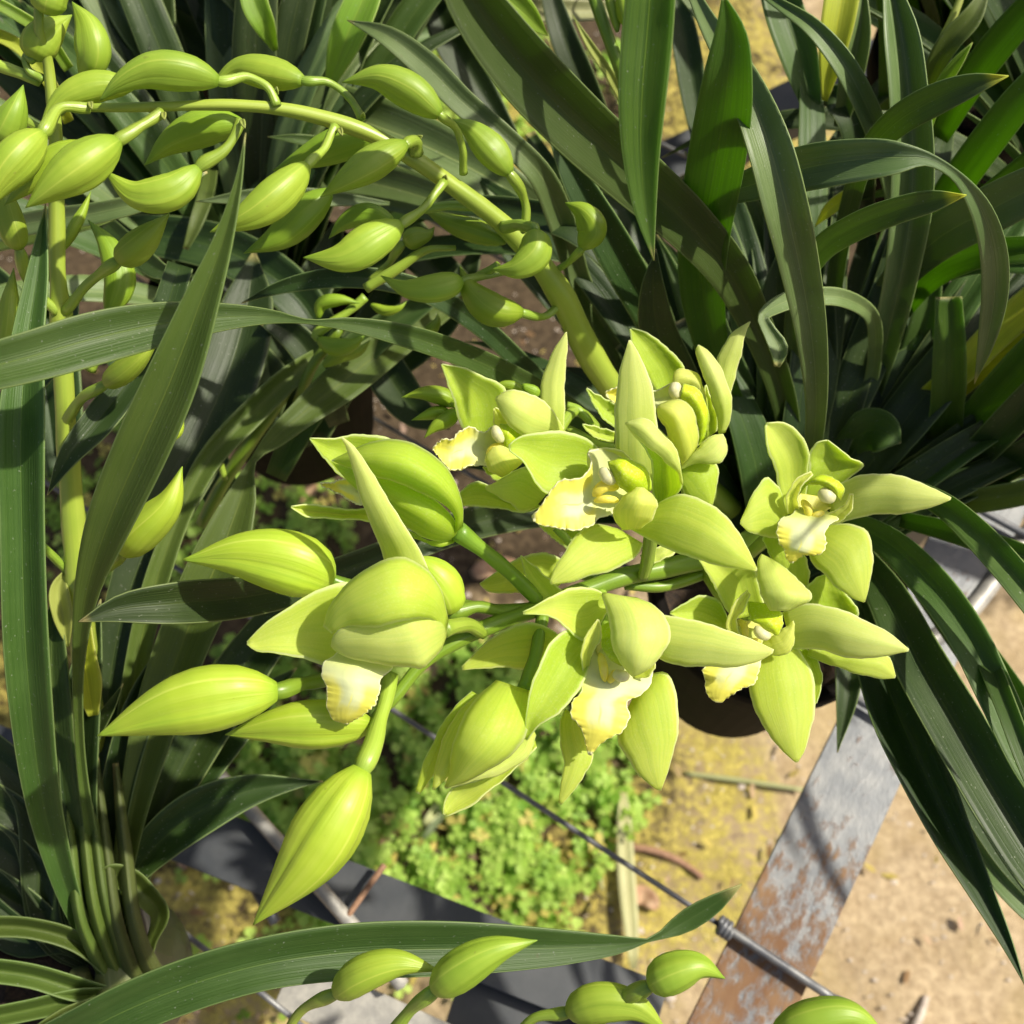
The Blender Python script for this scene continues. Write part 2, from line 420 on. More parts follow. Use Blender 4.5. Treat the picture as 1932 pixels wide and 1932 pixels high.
def lip_mat():
    m, nt = nodes('lip')
    uv, u, v, rnd = uvparts(nt)
    tc = nt.nodes.new('ShaderNodeTexCoord')
    bl = noise(nt, tc.outputs['Object'], 120, 3, .6)
    st = noise(nt, comb(nt, math_(nt, 'MULTIPLY', u, 9), math_(nt, 'MULTIPLY', v, 1.5), 3.0), 1.0, 2, .5)
    uc = math_(nt, 'ABSOLUTE', math_(nt, 'SUBTRACT', u, .5))
    a = math_(nt, 'MULTIPLY', mapr(nt, math_(nt, 'ADD', uc, math_(nt, 'MULTIPLY', bl, .22)), .25, .42), mapr(nt, v, .30, .50))
    b = mapr(nt, math_(nt, 'ADD', v, math_(nt, 'MULTIPLY', bl, .3)), .76, .96)
    mid = math_(nt, 'MULTIPLY', mapr(nt, uc, .005, .03, 1, 0), mapr(nt, v, .5, .62))
    yel = math_(nt, 'MAXIMUM', math_(nt, 'MAXIMUM', a, b), math_(nt, 'MULTIPLY', mid, .7))
    base = mixc(nt, mapr(nt, v, .0, .45), (.60, .66, .15), (.70, .74, .42))
    col = mixc(nt, math_(nt, 'MULTIPLY', yel, .92), base, (.88, .82, .11))
    edge = math_(nt, 'MAXIMUM', mapr(nt, uc, .468, .49), mapr(nt, v, .962, .985))
    col = mixc(nt, math_(nt, 'MULTIPLY', edge, .9), col, (.86, .85, .55))
    tcn = mixc(nt, yel, (.92, .96, .68), (.98, .96, .42))
    finish(nt, col, .5, .3, tcn, math_(nt, 'ADD', bl, st), .0002, .3)
    return m
M_lip = lip_mat()
def plain(name, col, rough=.5, trans=None, tcol=None, spec=.5, metallic=0, nscale=None, ncol=None, bs=0):
    m, nt = nodes(name)
    tc = nt.nodes.new('ShaderNodeTexCoord')
    c = col; bump = None
    if nscale:
        nn = noise(nt, tc.outputs['Object'], nscale, 5, .6)
        c = mixc(nt, mapr(nt, nn, .35, .68), col, ncol); bump = nn
    finish(nt, c, rough, trans, tcol, bump, bs or .0005, spec)
    for n in nt.nodes:
        if n.type == 'BSDF_PRINCIPLED': n.inputs['Metallic'].default_value = metallic
    return m
M_callus = plain('callus_yellow', (.92, .82, .10), .45, .4, (.98, .92, .3), nscale=400, ncol=(.95, .88, .2))
M_anther = plain('anther_cream', (.70, .68, .36), .5, .3, (.9, .88, .5), nscale=300, ncol=(.80, .78, .5))
M_column = petal_mat('column', (.44, .62, .01), (.62, .74, .03), (.7, .85, .04), rim=(.6, .7, .2), trans=.2)
M_colin = plain('column_inside', (.62, .62, .10), .5, .3, (.8, .8, .15), nscale=300, ncol=(.68, .66, .16))
M_pot = plain('pot_black', (.005, .0045, .004), .8, spec=.06, nscale=60, ncol=(.010, .008, .007))
M_potg = plain('pot_grey', (.03, .03, .032), .5, nscale=50, ncol=(.05, .048, .045))
M_soil = plain('potting_bark', (.02, .012, .008), .9, nscale=220, ncol=(.06, .036, .02), bs=.004)
M_wire = plain('wire_grey', (.13, .135, .15), .42, nscale=90, ncol=(.22, .22, .22), metallic=.3)
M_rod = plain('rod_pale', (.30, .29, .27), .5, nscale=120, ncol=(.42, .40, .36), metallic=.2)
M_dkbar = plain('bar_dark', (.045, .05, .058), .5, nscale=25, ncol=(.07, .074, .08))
M_brown = plain('twig_brown', (.22, .12, .07), .8, nscale=200, ncol=(.35, .2, .12))
M_dead = plain('dead_leaf', (.40, .22, .12), .7, .2, (.5, .3, .15), nscale=150, ncol=(.52, .36, .22))
M_pebble = plain('pebble', (.40, .33, .27), .8, nscale=180, ncol=(.55, .48, .40))
M_white = plain('white_plastic', (.8, .8, .82), .4, nscale=50, ncol=(.74, .74, .76))
M_bulb = skin_mat('pseudobulb', (.12, .15, .035), (.10, .11, .04), (.18, .20, .06), .05, (.4, .5, .1), rough=.5)

def rust_mat():
    m, nt = nodes('galvanised_rust')
    tc = nt.nodes.new('ShaderNodeTexCoord'); ob = tc.outputs['Object']
    s = nt.nodes.new('ShaderNodeSeparateXYZ'); nt.links.new(ob, s.inputs[0])
    mp = nt.nodes.new('ShaderNodeMapping'); mp.inputs['Scale'].default_value = (1.0, .45, 1); nt.links.new(ob, mp.inputs[0])
    a = noise(nt, mp.outputs[0], 160, 6, .68); b = noise(nt, mp.outputs[0], 26, 3, .6); c = noise(nt, ob, 60, 4, .6)
    zinc = mixc(nt, mapr(nt, c, .35, .65), (.135, .145, .16), (.20, .205, .21))
    # the bar is rusted towards its low end (object -Y is that end)
    zone = mapr(nt, s.outputs[1], .29, .43, 1, 0)
    f = math_(nt, 'ADD', math_(nt, 'ADD', a, math_(nt, 'MULTIPLY', zone, .24)), math_(nt, 'MULTIPLY', b, .35))
    r1 = mapr(nt, f, .74, .98)
    rust = mixc(nt, mapr(nt, b, .4, .7), (.17, .085, .04), (.27, .165, .085))
    col = mixc(nt, r1, zinc, rust)
    finish(nt, col, math_(nt, 'ADD', .42, math_(nt, 'MULTIPLY', r1, .4)), bump=math_(nt, 'ADD', a, r1), bdist=.0005)
    for n in nt.nodes:
        if n.type == 'BSDF_PRINCIPLED': n.inputs['Metallic'].default_value = .15
    return m
M_rust = rust_mat()

def ground_mat(ell):
    m, nt = nodes('floor')
    tc = nt.nodes.new('ShaderNodeTexCoord'); ob = tc.outputs['Object']
    a = noise(nt, ob, 14, 6, .65); b = noise(nt, ob, 90, 5, .7); c = noise(nt, ob, 400, 3, .6)
    sand = mixc(nt, mapr(nt, b, .3, .7), (.32, .235, .14), (.54, .42, .265))
    sand = mixc(nt, math_(nt, 'MULTIPLY', mapr(nt, a, .45, .65), .5), sand, (.27, .19, .10))
    big = noise(nt, ob, 5, 4, .6)
    sand = mixc(nt, math_(nt, 'MULTIPLY', mapr(nt, big, .45, .62), .55), sand, (.40, .30, .14))
    sand = mixc(nt, mapr(nt, c, .66, .72), sand, (.58, .48, .34))
    moss = mixc(nt, mapr(nt, b, .35, .65), (.24, .19, .03), (.56, .46, .12))
    moss = mixc(nt, mapr(nt, c, .45, .6), moss, (.26, .22, .05))
    shaded_soil = mixc(nt, mapr(nt, b, .35, .7), (.03, .02, .011), (.09, .062, .035))  # brown soil, and shade under the foliage put into the floor colour
    geo = nt.nodes.new('ShaderNodeNewGeometry')
    def blob(cx, cy, rx, ry):
        s = nt.nodes.new('ShaderNodeSeparateXYZ'); nt.links.new(geo.outputs['Position'], s.inputs[0])
        X = math_(nt, 'DIVIDE', math_(nt, 'SUBTRACT', s.outputs[0], cx), rx); Y = math_(nt, 'DIVIDE', math_(nt, 'SUBTRACT', s.outputs[1], cy), ry)
        r = math_(nt, 'SQRT', math_(nt, 'ADD', math_(nt, 'MULTIPLY', X, X), math_(nt, 'MULTIPLY', Y, Y)))
        return mapr(nt, math_(nt, 'ADD', r, math_(nt, 'MULTIPLY', math_(nt, 'SUBTRACT', a, .5), 1.6)), .75, 1.15, 1, 0)
    fm = None
    for e in ell['moss']:
        q = blob(*e); fm = q if fm is None else math_(nt, 'MAXIMUM', fm, q)
    fs = None
    for e in ell['shaded_soil']:
        q = blob(*e); fs = q if fs is None else math_(nt, 'MAXIMUM', fs, q)
    col = mixc(nt, math_(nt, 'MULTIPLY', fs, .95), sand, shaded_soil)
    col = mixc(nt, math_(nt, 'MULTIPLY', fm, mapr(nt, math_(nt, 'ADD', math_(nt, 'MULTIPLY', b, .6), math_(nt, 'MULTIPLY', a, .4)), .38, .56)), col, moss)
    finish(nt, col, .92, bump=math_(nt, 'ADD', b, math_(nt, 'MULTIPLY', c, .5)), bdist=.006, spec=.2)
    return m
def clover_mat():
    m, nt = nodes('clover')
    uv, u, v, rnd = uvparts(nt)
    tc = nt.nodes.new('ShaderNodeTexCoord')
    c = mixc(nt, u, (.16, .32, .03), (.50, .66, .14))
    c = mixc(nt, mapr(nt, v, .93, .96), c, (.55, .45, .12))
    finish(nt, c, .55, .4, mixc(nt, u, (.35, .6, .05), (.7, .9, .2)), spec=.3)
    return m
M_clover = clover_mat()

# ------------------------------------------------------------------ floor
def ell(px, py, rx, ry):
    c = G(px, py); return (c[0], c[1], rx, ry)
M_ground = ground_mat({'moss': [ell(1330, 1560, .10, .16), ell(420, 1740, .16, .14), ell(1420, 200, .16, .25), ell(30, 1400, .08, .2), ell(1150, 1720, .12, .1), ell(860, 200, .2, .2)],
                       'shaded_soil': [ell(760, 1450, .34, .26), ell(500, 950, .3, .2), ell(820, 900, .35, .25), ell(200, 300, .8, .5), ell(1100, 560, .5, .35), ell(1650, 720, .35, .3), ell(60, 1250, .35, .4), ell(1130, 60, .28, .6), ell(1290, 60, .12, .3)]})  # some of these blobs paint shade between the far leaves, beside real soil
def floor_z(x, y):
    return .004*math.sin(x*31+1)*math.cos(y*27) + .003*math.sin(x*77+y*53)
def make_floor():
    vs, fs = [], []
    xs = np.concatenate([[-60, -20, -6, -2.2], np.linspace(-1.4, 1.4, 90), [2.2, 6, 20, 60]])
    ys = np.concatenate([[-60, -20, -6, -2, -1], np.linspace(-.45, 2.1, 80), [3, 6, 20, 60]])
    for y in ys:
        for x in xs:
            inn = abs(x) < 1.5 and -.5 < y < 2.2
            vs.append((x, y, floor_z(x, y)+(.0025*rng.standard_normal() if inn else 0)))
    w = len(xs)
    for i in range(len(ys)-1):
        for j in range(w-1): fs.append((i*w+j, i*w+j+1, (i+1)*w+j+1, (i+1)*w+j))
    o = link('ground', vs, fs, M_ground); o['kind'] = 'structure'; o['label'] = 'sandy and mossy greenhouse floor under the bench'
make_floor()

def inpoly(x, y, poly):
    c = False; n = len(poly)
    for i in range(n):
        x1, y1 = poly[i]; x2, y2 = poly[(i+1) % n]
        if (y1 > y) != (y2 > y) and x < (x2-x1)*(y-y1)/(y2-y1)+x1: c = not c
    return c
def gpoly(pts): return [tuple(G(*p)[:2]) for p in pts]
CLOVER = [gpoly([(330, 1330), (480, 1200), (700, 1180), (950, 1200), (1160, 1330), (1230, 1480), (1150, 1600), (1060, 1740), (960, 1800), (600, 1760), (460, 1560), (360, 1480)]),
          gpoly([(420, 900), (640, 930), (680, 1060), (400, 1180), (300, 1130), (100, 1100), (90, 820), (260, 780)]),
          gpoly([(700, 90), (1030, 60), (1080, 260), (900, 330), (700, 280)]),
          gpoly([(1040, 120), (1190, 90), (1200, 340), (1080, 330)]),
          gpoly([(380, 1760), (900, 1860), (820, 1990), (430, 1990)]),
          gpoly([(310, 1580), (440, 1560), (520, 1700), (480, 1820), (330, 1780)]),
          gpoly([(1640, 120), (1760, 100), (1760, 330), (1600, 330)])]
DENS = [13000, 7000, 6000, 5000, 3000, 1200, 2400]
def make_clover():
    vs, fs, uv = [], [], []
    for poly, dn in zip(CLOVER, DENS):
        xs = [p[0] for p in poly]; ys = [p[1] for p in poly]
        area = (max(xs)-min(xs))*(max(ys)-min(ys))
        n = int(dn*area*1.25)
        for _ in range(n):
            x = random.uniform(min(xs)-.02, max(xs)+.02); y = random.uniform(min(ys)-.02, max(ys)+.02)
            if not inpoly(x+random.gauss(0, .012), y+random.gauss(0, .012), poly): continue
            cl = math.sin(x*40+2)*math.sin(y*37+1)+.6*math.sin(x*95+y*70)
            if cl < -.55 and random.random() < .85: continue
            h = max(.003, .012+.010*cl+random.gauss(0, .006))
            z = floor_z(x, y)+h
            s = random.uniform(.0052, .0098)*(1.35 if random.random() < .25 else 1)
            br = min(1, max(0, .5+.35*cl*.5+random.gauss(0, .22)))
            old = random.random()
            th0 = random.uniform(0, 6.28); tx, ty = random.gauss(0, .35), random.gauss(0, .35)
            for k in range(3):
                th = th0+k*2.094
                ca, sa = math.cos(th), math.sin(th)
                i0 = len(vs)
                for (a, b, c) in ((0, 0, 0), (.6, -.55, .12), (1.15, -.5, .0), (1.25, 0, -.12), (1.15, .5, .0), (.6, .55, .12)):
                    px = (a*ca-b*sa)*s; py = (a*sa+b*ca)*s
                    vs.append((x+px, y+py, z+c*s+px*tx+py*ty)); uv.append((br, old))
                fs += [(i0, i0+1, i0+2, i0+3), (i0, i0+3, i0+4, i0+5)]
    o = link('clover', vs, fs, M_clover, uv=uv); tag(o, 'bright green low clover carpeting the floor below the flowers', None, kind='stuff')
    print('clover faces', len(fs))
make_clover()
def make_pebbles():
    vs, fs = [], []
    base = [(0, 0, 1), (1, 0, .25), (.3, .95, .2), (-.8, .6, .25), (-.8, -.6, .2), (.3, -.95, .25)]
    for _ in range(5000):
        px, py = random.uniform(-50, 1990), random.uniform(0, 1990)
        if not (px > 1080 and py > 1350 or px < 500 and py > 1400 or py < 500 or 700 < px < 1100 and py < 1200): continue
        g = G(px, py); s = random.uniform(.0008, .0026)*(2.6 if random.random() < .03 else 1)
        i0 = len(vs); a = random.uniform(0, 6.28)
        for b in base:
            vs.append((g[0]+s*(b[0]*math.cos(a)-b[1]*math.sin(a)), g[1]+s*(b[0]*math.sin(a)+b[1]*math.cos(a))*.8, floor_z(g[0], g[1])+s*b[2]*.7))
        fs += [(i0, i0+1+k, i0+1+(k+1) % 5) for k in range(5)]
    o = link('pebbles', vs, fs, M_pebble); tag(o, 'small pale pebbles and crumbs of gravel scattered on the sandy floor', None, kind='stuff')
make_pebbles()
def make_litter():
    vs, fs, uv = [], [], []
    for _ in range(900):
        px, py = random.uniform(-30, 1930), random.uniform(600, 1960)
        if px > 1250 and py < 1400: continue
        if px > 1200 and random.random() < .7: continue
        g = G(px, py); s = random.uniform(.002, .0065); a = random.uniform(0, 6.28); z = floor_z(g[0], g[1])+random.uniform(.002, .012)
        tx, ty = random.gauss(0, .4), random.gauss(0, .4); i0 = len(vs); rv = random.random()
        for (x, y, c) in ((-1.6, 0, .2), (-.5, -.6, 0), (.8, -.5, 0), (1.7, 0, .3), (.8, .5, .1), (-.5, .6, .1)):
            qx = (x*math.cos(a)-y*math.sin(a))*s; qy = (x*math.sin(a)+y*math.cos(a))*s
            vs.append((g[0]+qx, g[1]+qy, z+c*s+qx*tx+qy*ty)); uv.append((rv, random.random()))
        fs += [(i0, i0+1, i0+4, i0+5), (i0+1, i0+2, i0+3, i0+4)]
    m, nt = nodes('litter'); a_, u, v, r = uvparts(nt)
    c = mixc(nt, mapr(nt, u, .25, .4), (.20, .11, .05), (.50, .40, .10)); c = mixc(nt, mapr(nt, u, .75, .85), c, (.45, .30, .22))
    finish(nt, c, .8, .25, (.6, .5, .2))
    o = link('leaf_litter', vs, fs, m, uv=uv, smooth_sh=False); tag(o, 'brown and yellow scraps of leaf littered over the floor and the clover', None, kind='stuff')
make_litter()

def gtube(name, pts, r, mat, label, cat, z=.006, parent=None):
    p = [G(x, y)+np.array((0, 0, z+floor_z(*G(x, y)[:2]))) for x, y in pts]
    k = smooth([tuple(q) for q in p], 14)
    o = tube_w(name, list(k), [r*(1-.4*abs(i/14-.4)) for i in range(15)], mat, parent, n=8)
    return tag(o, label, cat)
gtube('twig', [(1160, 1597), (1230, 1606), (1290, 1630), (1325, 1655)], .0045, M_brown, 'reddish brown twig lying on yellow moss left of the steel bar', 'twig')
gtube('twig', [(1290, 1461), (1400, 1475), (1512, 1492)], .0034, M_straw, 'straight pale green straw lying on the floor against the steel bar', 'straw')
gtube('twig', [(1715, 1950), (1735, 1905), (1745, 1880)], .0048, M_pebble, 'short pale stick standing out at the bottom edge of the sand', 'stick')
gtube('twig', [(1120, 1500), (1135, 1560), (1128, 1640), (1135, 1680)], .003, M_straw, 'thin dry stalk lying beside the clover right of the flowers', 'stalk')
def gleaf(pts, w, mat, label, name='fallen_leaf', z=.008):
    c = smooth([tuple(G(x, y)) for x, y in pts], 12)
    t = np.gradient(c, axis=0); t /= np.linalg.norm(t, axis=1)[:, None]
    s = np.cross(t, (0, 0, 1)); vs, uv = [], []
    for i in range(13):
        ww = w*max(.08, math.sin(math.pi*min(1, (i+.6)/13))**.5)/2
        for j in range(5):
            u = -1+j/2
            vs.append(c[i]+s[i]*ww*u+np.array((0, 0, z+.0025*abs(u)*ww/.008+.003*math.sin(i*.8)))); uv.append(((u+1)/2, i/12))
    fs = [(i*5+j, i*5+j+1, (i+1)*5+j+1, (i+1)*5+j) for i in range(12) for j in range(4)]
    return tag(link(name, vs, fs, mat, None, uv, .0005), label, 'leaf')
gleaf([(1172, 1500), (1178, 1640), (1190, 1800), (1192, 1830)], .020, M_straw, 'long pale straw coloured leaf lying on the moss right of the clover', z=.02)
gleaf([(800, 1560), (850, 1500)], .012, M_straw, 'pale fallen blade lying across the clover near the dark bar')
gleaf([(790, 1600), (840, 1520), (850, 1460)], .009, M_grey, 'narrow grey green blade standing in the clover')
gleaf([(560, 960), (600, 925), (625, 915)], .014, M_dead, 'orange brown dead leaf on the floor by the black pot')
gleaf([(690, 1330), (760, 1300), (850, 1250)], .02, M_dead, 'brown dead leaf under the half open flowers')
gleaf([(700, 1590), (740, 1560), (760, 1570)], .03, M_dead, 'orange dead leaf clump lying in the clover left of centre')
gleaf([(345, 1640), (370, 1600), (400, 1570)], .022, M_dead, 'pink brown dead leaf beside the grey bar at left')
gleaf([(1180, 1700), (1210, 1690), (1240, 1715)], .022, M_dead, 'dead brown leaf on the moss below the thin wire')
gleaf([(1185, 1400), (1200, 1440)], .02, M_dead, 'small pinkish leaf scrap above the moss')
gleaf([(890, 1090), (940, 1075), (990, 1090)], .03, M_dead, 'dull brown leaf on bare earth behind the flower spike')
for i, (x, y) in enumerate([(1530, 1600), (1040, 1560)]): pass

# ------------------------------------------------------------------ bench frame
def slab(name, p0, p1, width, th, mat, parent, side, down=0, flip=False):
    """flat bar from p0 to p1 (left edge), width towards side; own frame so that its rust follows it"""
    p0 = np.array(p0); p1 = np.array(p1); L = np.linalg.norm(p1-p0); yv = (p1-p0)/L
    xv = np.array(side, float); xv -= yv*np.dot(xv, yv); xv /= np.linalg.norm(xv); zv = np.cross(xv, yv)
    if zv[2] < 0: zv = -zv
    sec = [(0, 0), (width, 0), (width, -th), (0, -th)] if not down else [(0, 0), (width, 0), (width, -down), (width-th, -down), (width-th, -th), (0, -th)]
    e = .0006
    k = len(sec); vs = []
    for y in (0, L):
        for (a, b) in sec: vs.append((a, y, b))
    fs = [tuple(range(k)), tuple(range(2*k-1, k-1, -1))]+[(i, k+i, k+(i+1) % k, (i+1) % k) for i in range(k)]
    me = bpy.data.meshes.new(name); me.from_pydata(vs, [], fs); me.materials.append(mat)
    o = bpy.data.objects.new(name, me); COL.objects.link(o); o.parent = parent
    off = np.array(world_off(parent))
    M = Matrix(((xv[0], yv[0], zv[0], p0[0]-off[0]), (xv[1], yv[1], zv[1], p0[1]-off[1]), (xv[2], yv[2], zv[2], p0[2]-off[2]), (0, 0, 0, 1)))
    o.matrix_local = M
    bv = o.modifiers.new('edge', 'BEVEL'); bv.width = e; bv.segments = 2; bv.limit_method = 'ANGLE'
    return o
a0, a1 = B(1304, 1917), B(1588, 1344)
b0, b1 = B(1542, 1820), B(1704, 1476)
ad = (a1-a0)/np.linalg.norm(a1-a0)
perp = b0-a0; perp = perp-ad*np.dot(perp, ad)
W1 = np.linalg.norm(perp); side = perp/W1
print('bar width cm', W1*100)
bench = thing('bench_frame', 'steel plant bench frame with rusty flat bar, dark bars and clipped wires', 'bench', (0, .2, BZ))
def barpt(s, t=0, z=0): return a0+ad*s+side*t+np.array((0, 0, z))
rail = slab('rail', barpt(-.25), barpt(.62), W1, .004, M_rust, bench, side, down=.035)
rail['label'] = 'wide galvanised bar with brown rust at its lower end'
c0, c1 = B(330, 1500), B(986, 1747)
c0 = B(500, 1560); c1 = B(1200, 1832)
cd = (c1-c0)/np.linalg.norm(c1-c0); cd[2] = 0
r2 = slab('rail', c0-cd*.45+np.array((0, 0, -.006)), c1+cd*.02+np.array((0, 0, -.006)), .036, .004, M_dkbar, bench, -side*.0+np.array((-.3, -1, 0)))  # bar in shade; that shade is put into its dark colour
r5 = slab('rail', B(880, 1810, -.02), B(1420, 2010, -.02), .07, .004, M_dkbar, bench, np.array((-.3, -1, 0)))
r3 = slab('rail', B(560, 1800, -.012), B(1500, 2230, -.012), .03, .004, M_rod, bench, np.array((-.3, -1, 0)))  # sunlit look put into this bar's pale colour
r3['label'] = 'bar coloured pale as if sunlit, at the bottom edge'
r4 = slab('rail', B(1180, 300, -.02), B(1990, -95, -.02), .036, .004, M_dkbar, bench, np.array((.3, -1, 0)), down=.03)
r4['label'] = 'dark grey bar far behind the leaves'
# legs under the frame (they stand on the floor)
for q in (barpt(-.2, W1*.6), barpt(.6, W1*.6), c0-cd*.42+np.array((0, -.03, 0))):
    vs = []; w = .02
    for z in (0, BZ-.036):
        for dx, dy in ((-w, -w), (w, -w), (w, w), (-w, w)): vs.append((q[0]+dx, q[1]+dy, z))
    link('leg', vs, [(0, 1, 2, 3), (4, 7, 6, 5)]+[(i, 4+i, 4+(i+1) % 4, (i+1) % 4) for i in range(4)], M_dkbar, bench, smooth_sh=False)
# wires
w0, w1 = B(745, 1344), B(1277, 1694)
wd = (w1-w0)/np.linalg.norm(w1-w0); wd[2] = 0; wd /= np.linalg.norm(wd)
def along(p, s, t, z=0): return p+wd*s+ad*t+np.array((0, 0, z))
k1 = B(1365, 1752)
off2 = np.dot(B(1588, 1312)-k1, ad)
def wire(p_end, length, r=.0016, z=.003):
    pts = [p_end-wd*length*(1-i/20)+np.array((0, 0, z+.0012*math.sin(i*1.3))) for i in range(21)]
    return tube_w('wire', pts, [r]*21, M_wire, bench, n=8)
for k in (0, 1, 2, 3):
    e = k1+ad*off2*k
    wire(e, .95, .0016)
    # coil where the wire is wound on the clip
    pts = []
    for i in range(61):
        f = i/60; a = f*2*math.pi*3
        c = e+wd*(.002*(f-.5)*4)+np.array((0, 0, .004))
        pts.append(c+np.array((0, 0, 1))*.0042*math.cos(a)+ad*.0042*math.sin(a))
    tube_w('wire_coil', pts, [.0017]*61, M_wire, bench, n=8)
    q = [e+wd*(-.004)+np.array((0, 0, .007)), e+wd*.02+np.array((0, 0, .0075)), e+wd*.05+np.array((0, 0, .007)), e+wd*(W1+.018)+np.array((0, 0, .007)), e+wd*(W1+.026)+np.array((0, 0, .004)), e+wd*(W1+.027)+np.array((0, 0, -.006)), e+wd*(W1+.018)+np.array((0, 0, -.018))]
    c = smooth([tuple(a) for a in q], 36)
    tube_w('clip', list(c), [.0026]*37, M_wire, bench, n=10)
for (p, q, r, m) in (((-80, 1425), (546, 1916), .0017, M_wire), ((546, 1916), (760, 2090), .0017, M_wire)):
    s = [B(*p, .002)*(1-i/12)+B(*q, .002)*i/12+np.array((0, 0, .001*math.sin(i))) for i in range(13)]
    tube_w('wire', s, [r]*13, m, bench, n=8)
def rod(pts, r, m, up=0.0):
    s = smooth([tuple(B(x, y, up)) for x, y in pts], 14)
    o = tube_w('rod', list(s), [r]*15, m, bench, n=10); return o
rod([(340, 1375), (426, 1476), (529, 1592), (660, 1740), (760, 1860)], .0042, M_rod, .004)
rod([(655, 1730), (690, 1680), (725, 1632)], .0018, M_brown, .006)
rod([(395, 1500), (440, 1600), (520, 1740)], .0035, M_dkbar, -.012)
rod([(1700, 1250), (1745, 1215), (1800, 1180), (1890, 1075), (1960, 980)], .006, M_rod, .0)
tag(link('plastic_label', [B(1690, 700, .05), B(1722, 690, .06), B(1728, 735, .05), B(1694, 752, .04)], [(0, 1, 2, 3)], M_white, thick=.001, smooth_sh=False), 'small white plastic tag glaring between the yellow leaves at right', 'plant tag')

# ------------------------------------------------------------------ pots
def rim_of(bx, by, h=RIM):
    p = B(bx, by); return np.array((p[0], p[1], p[2]+h))
def pot(plant, bx, by, rb=.048, rt=.062, h=RIM, mat=None):
    mat = mat or M_pot
    p = B(bx, by, .004) - np.array(world_off(plant))*0
    prof = [(rb-.004, 0), (rb, .002), (rb+(rt-rb)*.86, h*.86), (rt+.002, h*.865), (rt+.003, h), (rt, h+.001), (rt-.004, h-.002), (rb+(rt-rb)*.8, h*.8), (rb*.9, .01)]
    n = 40; vs = []
    for r, z in prof:
        for j in range(n): vs.append((p[0]+r*math.cos(6.28319*j/n), p[1]+r*math.sin(6.28319*j/n), p[2]+z))
    fs = [(i*n+j, i*n+(j+1) % n, (i+1)*n+(j+1) % n, (i+1)*n+j) for i in range(len(prof)-1) for j in range(n)]
    fs.append(tuple(range(n)))
    link('pot', vs, fs, mat, plant)
    # bark mix
    vs = [(p[0], p[1], p[2]+h*.88)]; fs = []
    rings = 7
    for i in range(1, rings+1):
        for j in range(24):
            r = (rt-.003)*i/rings
            vs.append((p[0]+r*math.cos(j/24*6.283), p[1]+r*math.sin(j/24*6.283), p[2]+h*.88+random.uniform(-.004, .005)))
    fs += [(0, 1+j, 1+(j+1) % 24) for j in range(24)]
    fs += [(1+i*24+j, 1+(i+1)*24+j, 1+(i+1)*24+(j+1) % 24, 1+i*24+(j+1) % 24) for i in range(rings-1) for j in range(24)]
    link('potting_mix', vs, fs, M_soil, plant)
def plant(bx, by, label, rb=.048, rt=.062, mat=None, group='potted orchids on the bench', h=RIM):
    p = B(bx, by, .004)
    t = thing('potted_orchid', label, 'orchid plant', p, group)
    pot(t, bx, by, rb, rt, h, mat)
    c = p+np.array((0, 0, h*.9))
    print(label[:30], 'rim at', [round(q) for q in proj(c)])
    return t, c

def wleaf(parent, base, az, el, length, width, droop, mat, test=None, name='leaf', roll=0):
    n = 16
    h = np.array((math.cos(az), math.sin(az), 0.)); pts = []
    for i in range(n+1):
        s = i/n
        ang = el - droop*s**1.6
        if i == 0: p = np.array(base, float)
        else: p = pts[-1]+(h*math.cos(ang)+np.array((0, 0, math.sin(ang))))*length/n
        pts.append(p)
    pts = np.array(pts)
    if test and not all(test(*proj(q)) for q in pts[1:]): return None
    t = np.gradient(pts, axis=0); t /= np.linalg.norm(t, axis=1)[:, None]
    sd_ = np.cross(h, (0, 0, 1)); up = np.cross(sd_, t); vs, uv = [], []
    for i in range(n+1):
        s = i/n
        w = width/2*min(1, .35+1.6*s)*max(.02, (1-s**3.2))
        rr = roll*s
        a = sd_*math.cos(rr)+up[i]*math.sin(rr); b = np.cross(a, t[i])
        for j in range(5):
            u = -1+j/2
            vs.append(pts[i]+a*u*w-b*(-1)*abs(u)*w*.32); uv.append(((u+1)/2, 1-s))
    fs = [(i*5+j, i*5+j+1, (i+1)*5+j+1, (i+1)*5+j) for i in range(n) for j in range(4)]
    return link(name, vs, fs, mat, parent, uv, .0005)

# ------------------------------------------------------------------ the plants
def C(ox, oy, sz):
    """reading frame: positions noted in an enlarged view of the place"""
    def m(*pts): return [((ox+x*sz/1932)*.638889, (oy+y*sz/1932)*.638889) for x, y in pts]
    return m
T01, T11, T21, T12, T22 = C(1000, 0, 1000), C(1000, 1000, 1000), C(2000, 1000, 1000), C(1000, 2000, 1000), C(2000, 2000, 1000)
ZI, ZJ, ZC = C(700, 1600, 700), C(800, 1200, 700), C(1750, 900, 600)

PL, cL = plant(205, 1845, 'potted orchid at the lower left with a tall spike of closed buds', mat=M_potg)
PR, cR = plant(1370, 1250, 'large orchid in the centre with open yellow green flowers and arching leaves')
PM, cM = plant(575, 800, 'orchid in a black pot in the shade behind the half open flowers')
PT, cT = plant(330, 330, 'orchid far back at the upper left, its blurred leaves standing behind the arching bud spike')
PU, cU = plant(880, -40, 'orchid far back at the top centre with yellow green shoots beside the moss')
PX, cX = plant(1700, 400, 'orchid at the upper right with narrow grey leaves in the sun')
PY, cY = plant(1900, 780, 'orchid at the right edge with glowing green leaves pointing to the upper right')
PB, cB = plant(1150, 2420, 'orchid rooted below the bottom edge with five closed buds and one long arching leaf')
PS, cS = plant(-160, 560, 'orchid at the left edge behind the hanging closed buds')

# ---- leaves that can be told apart (tip first)
lf = leaf
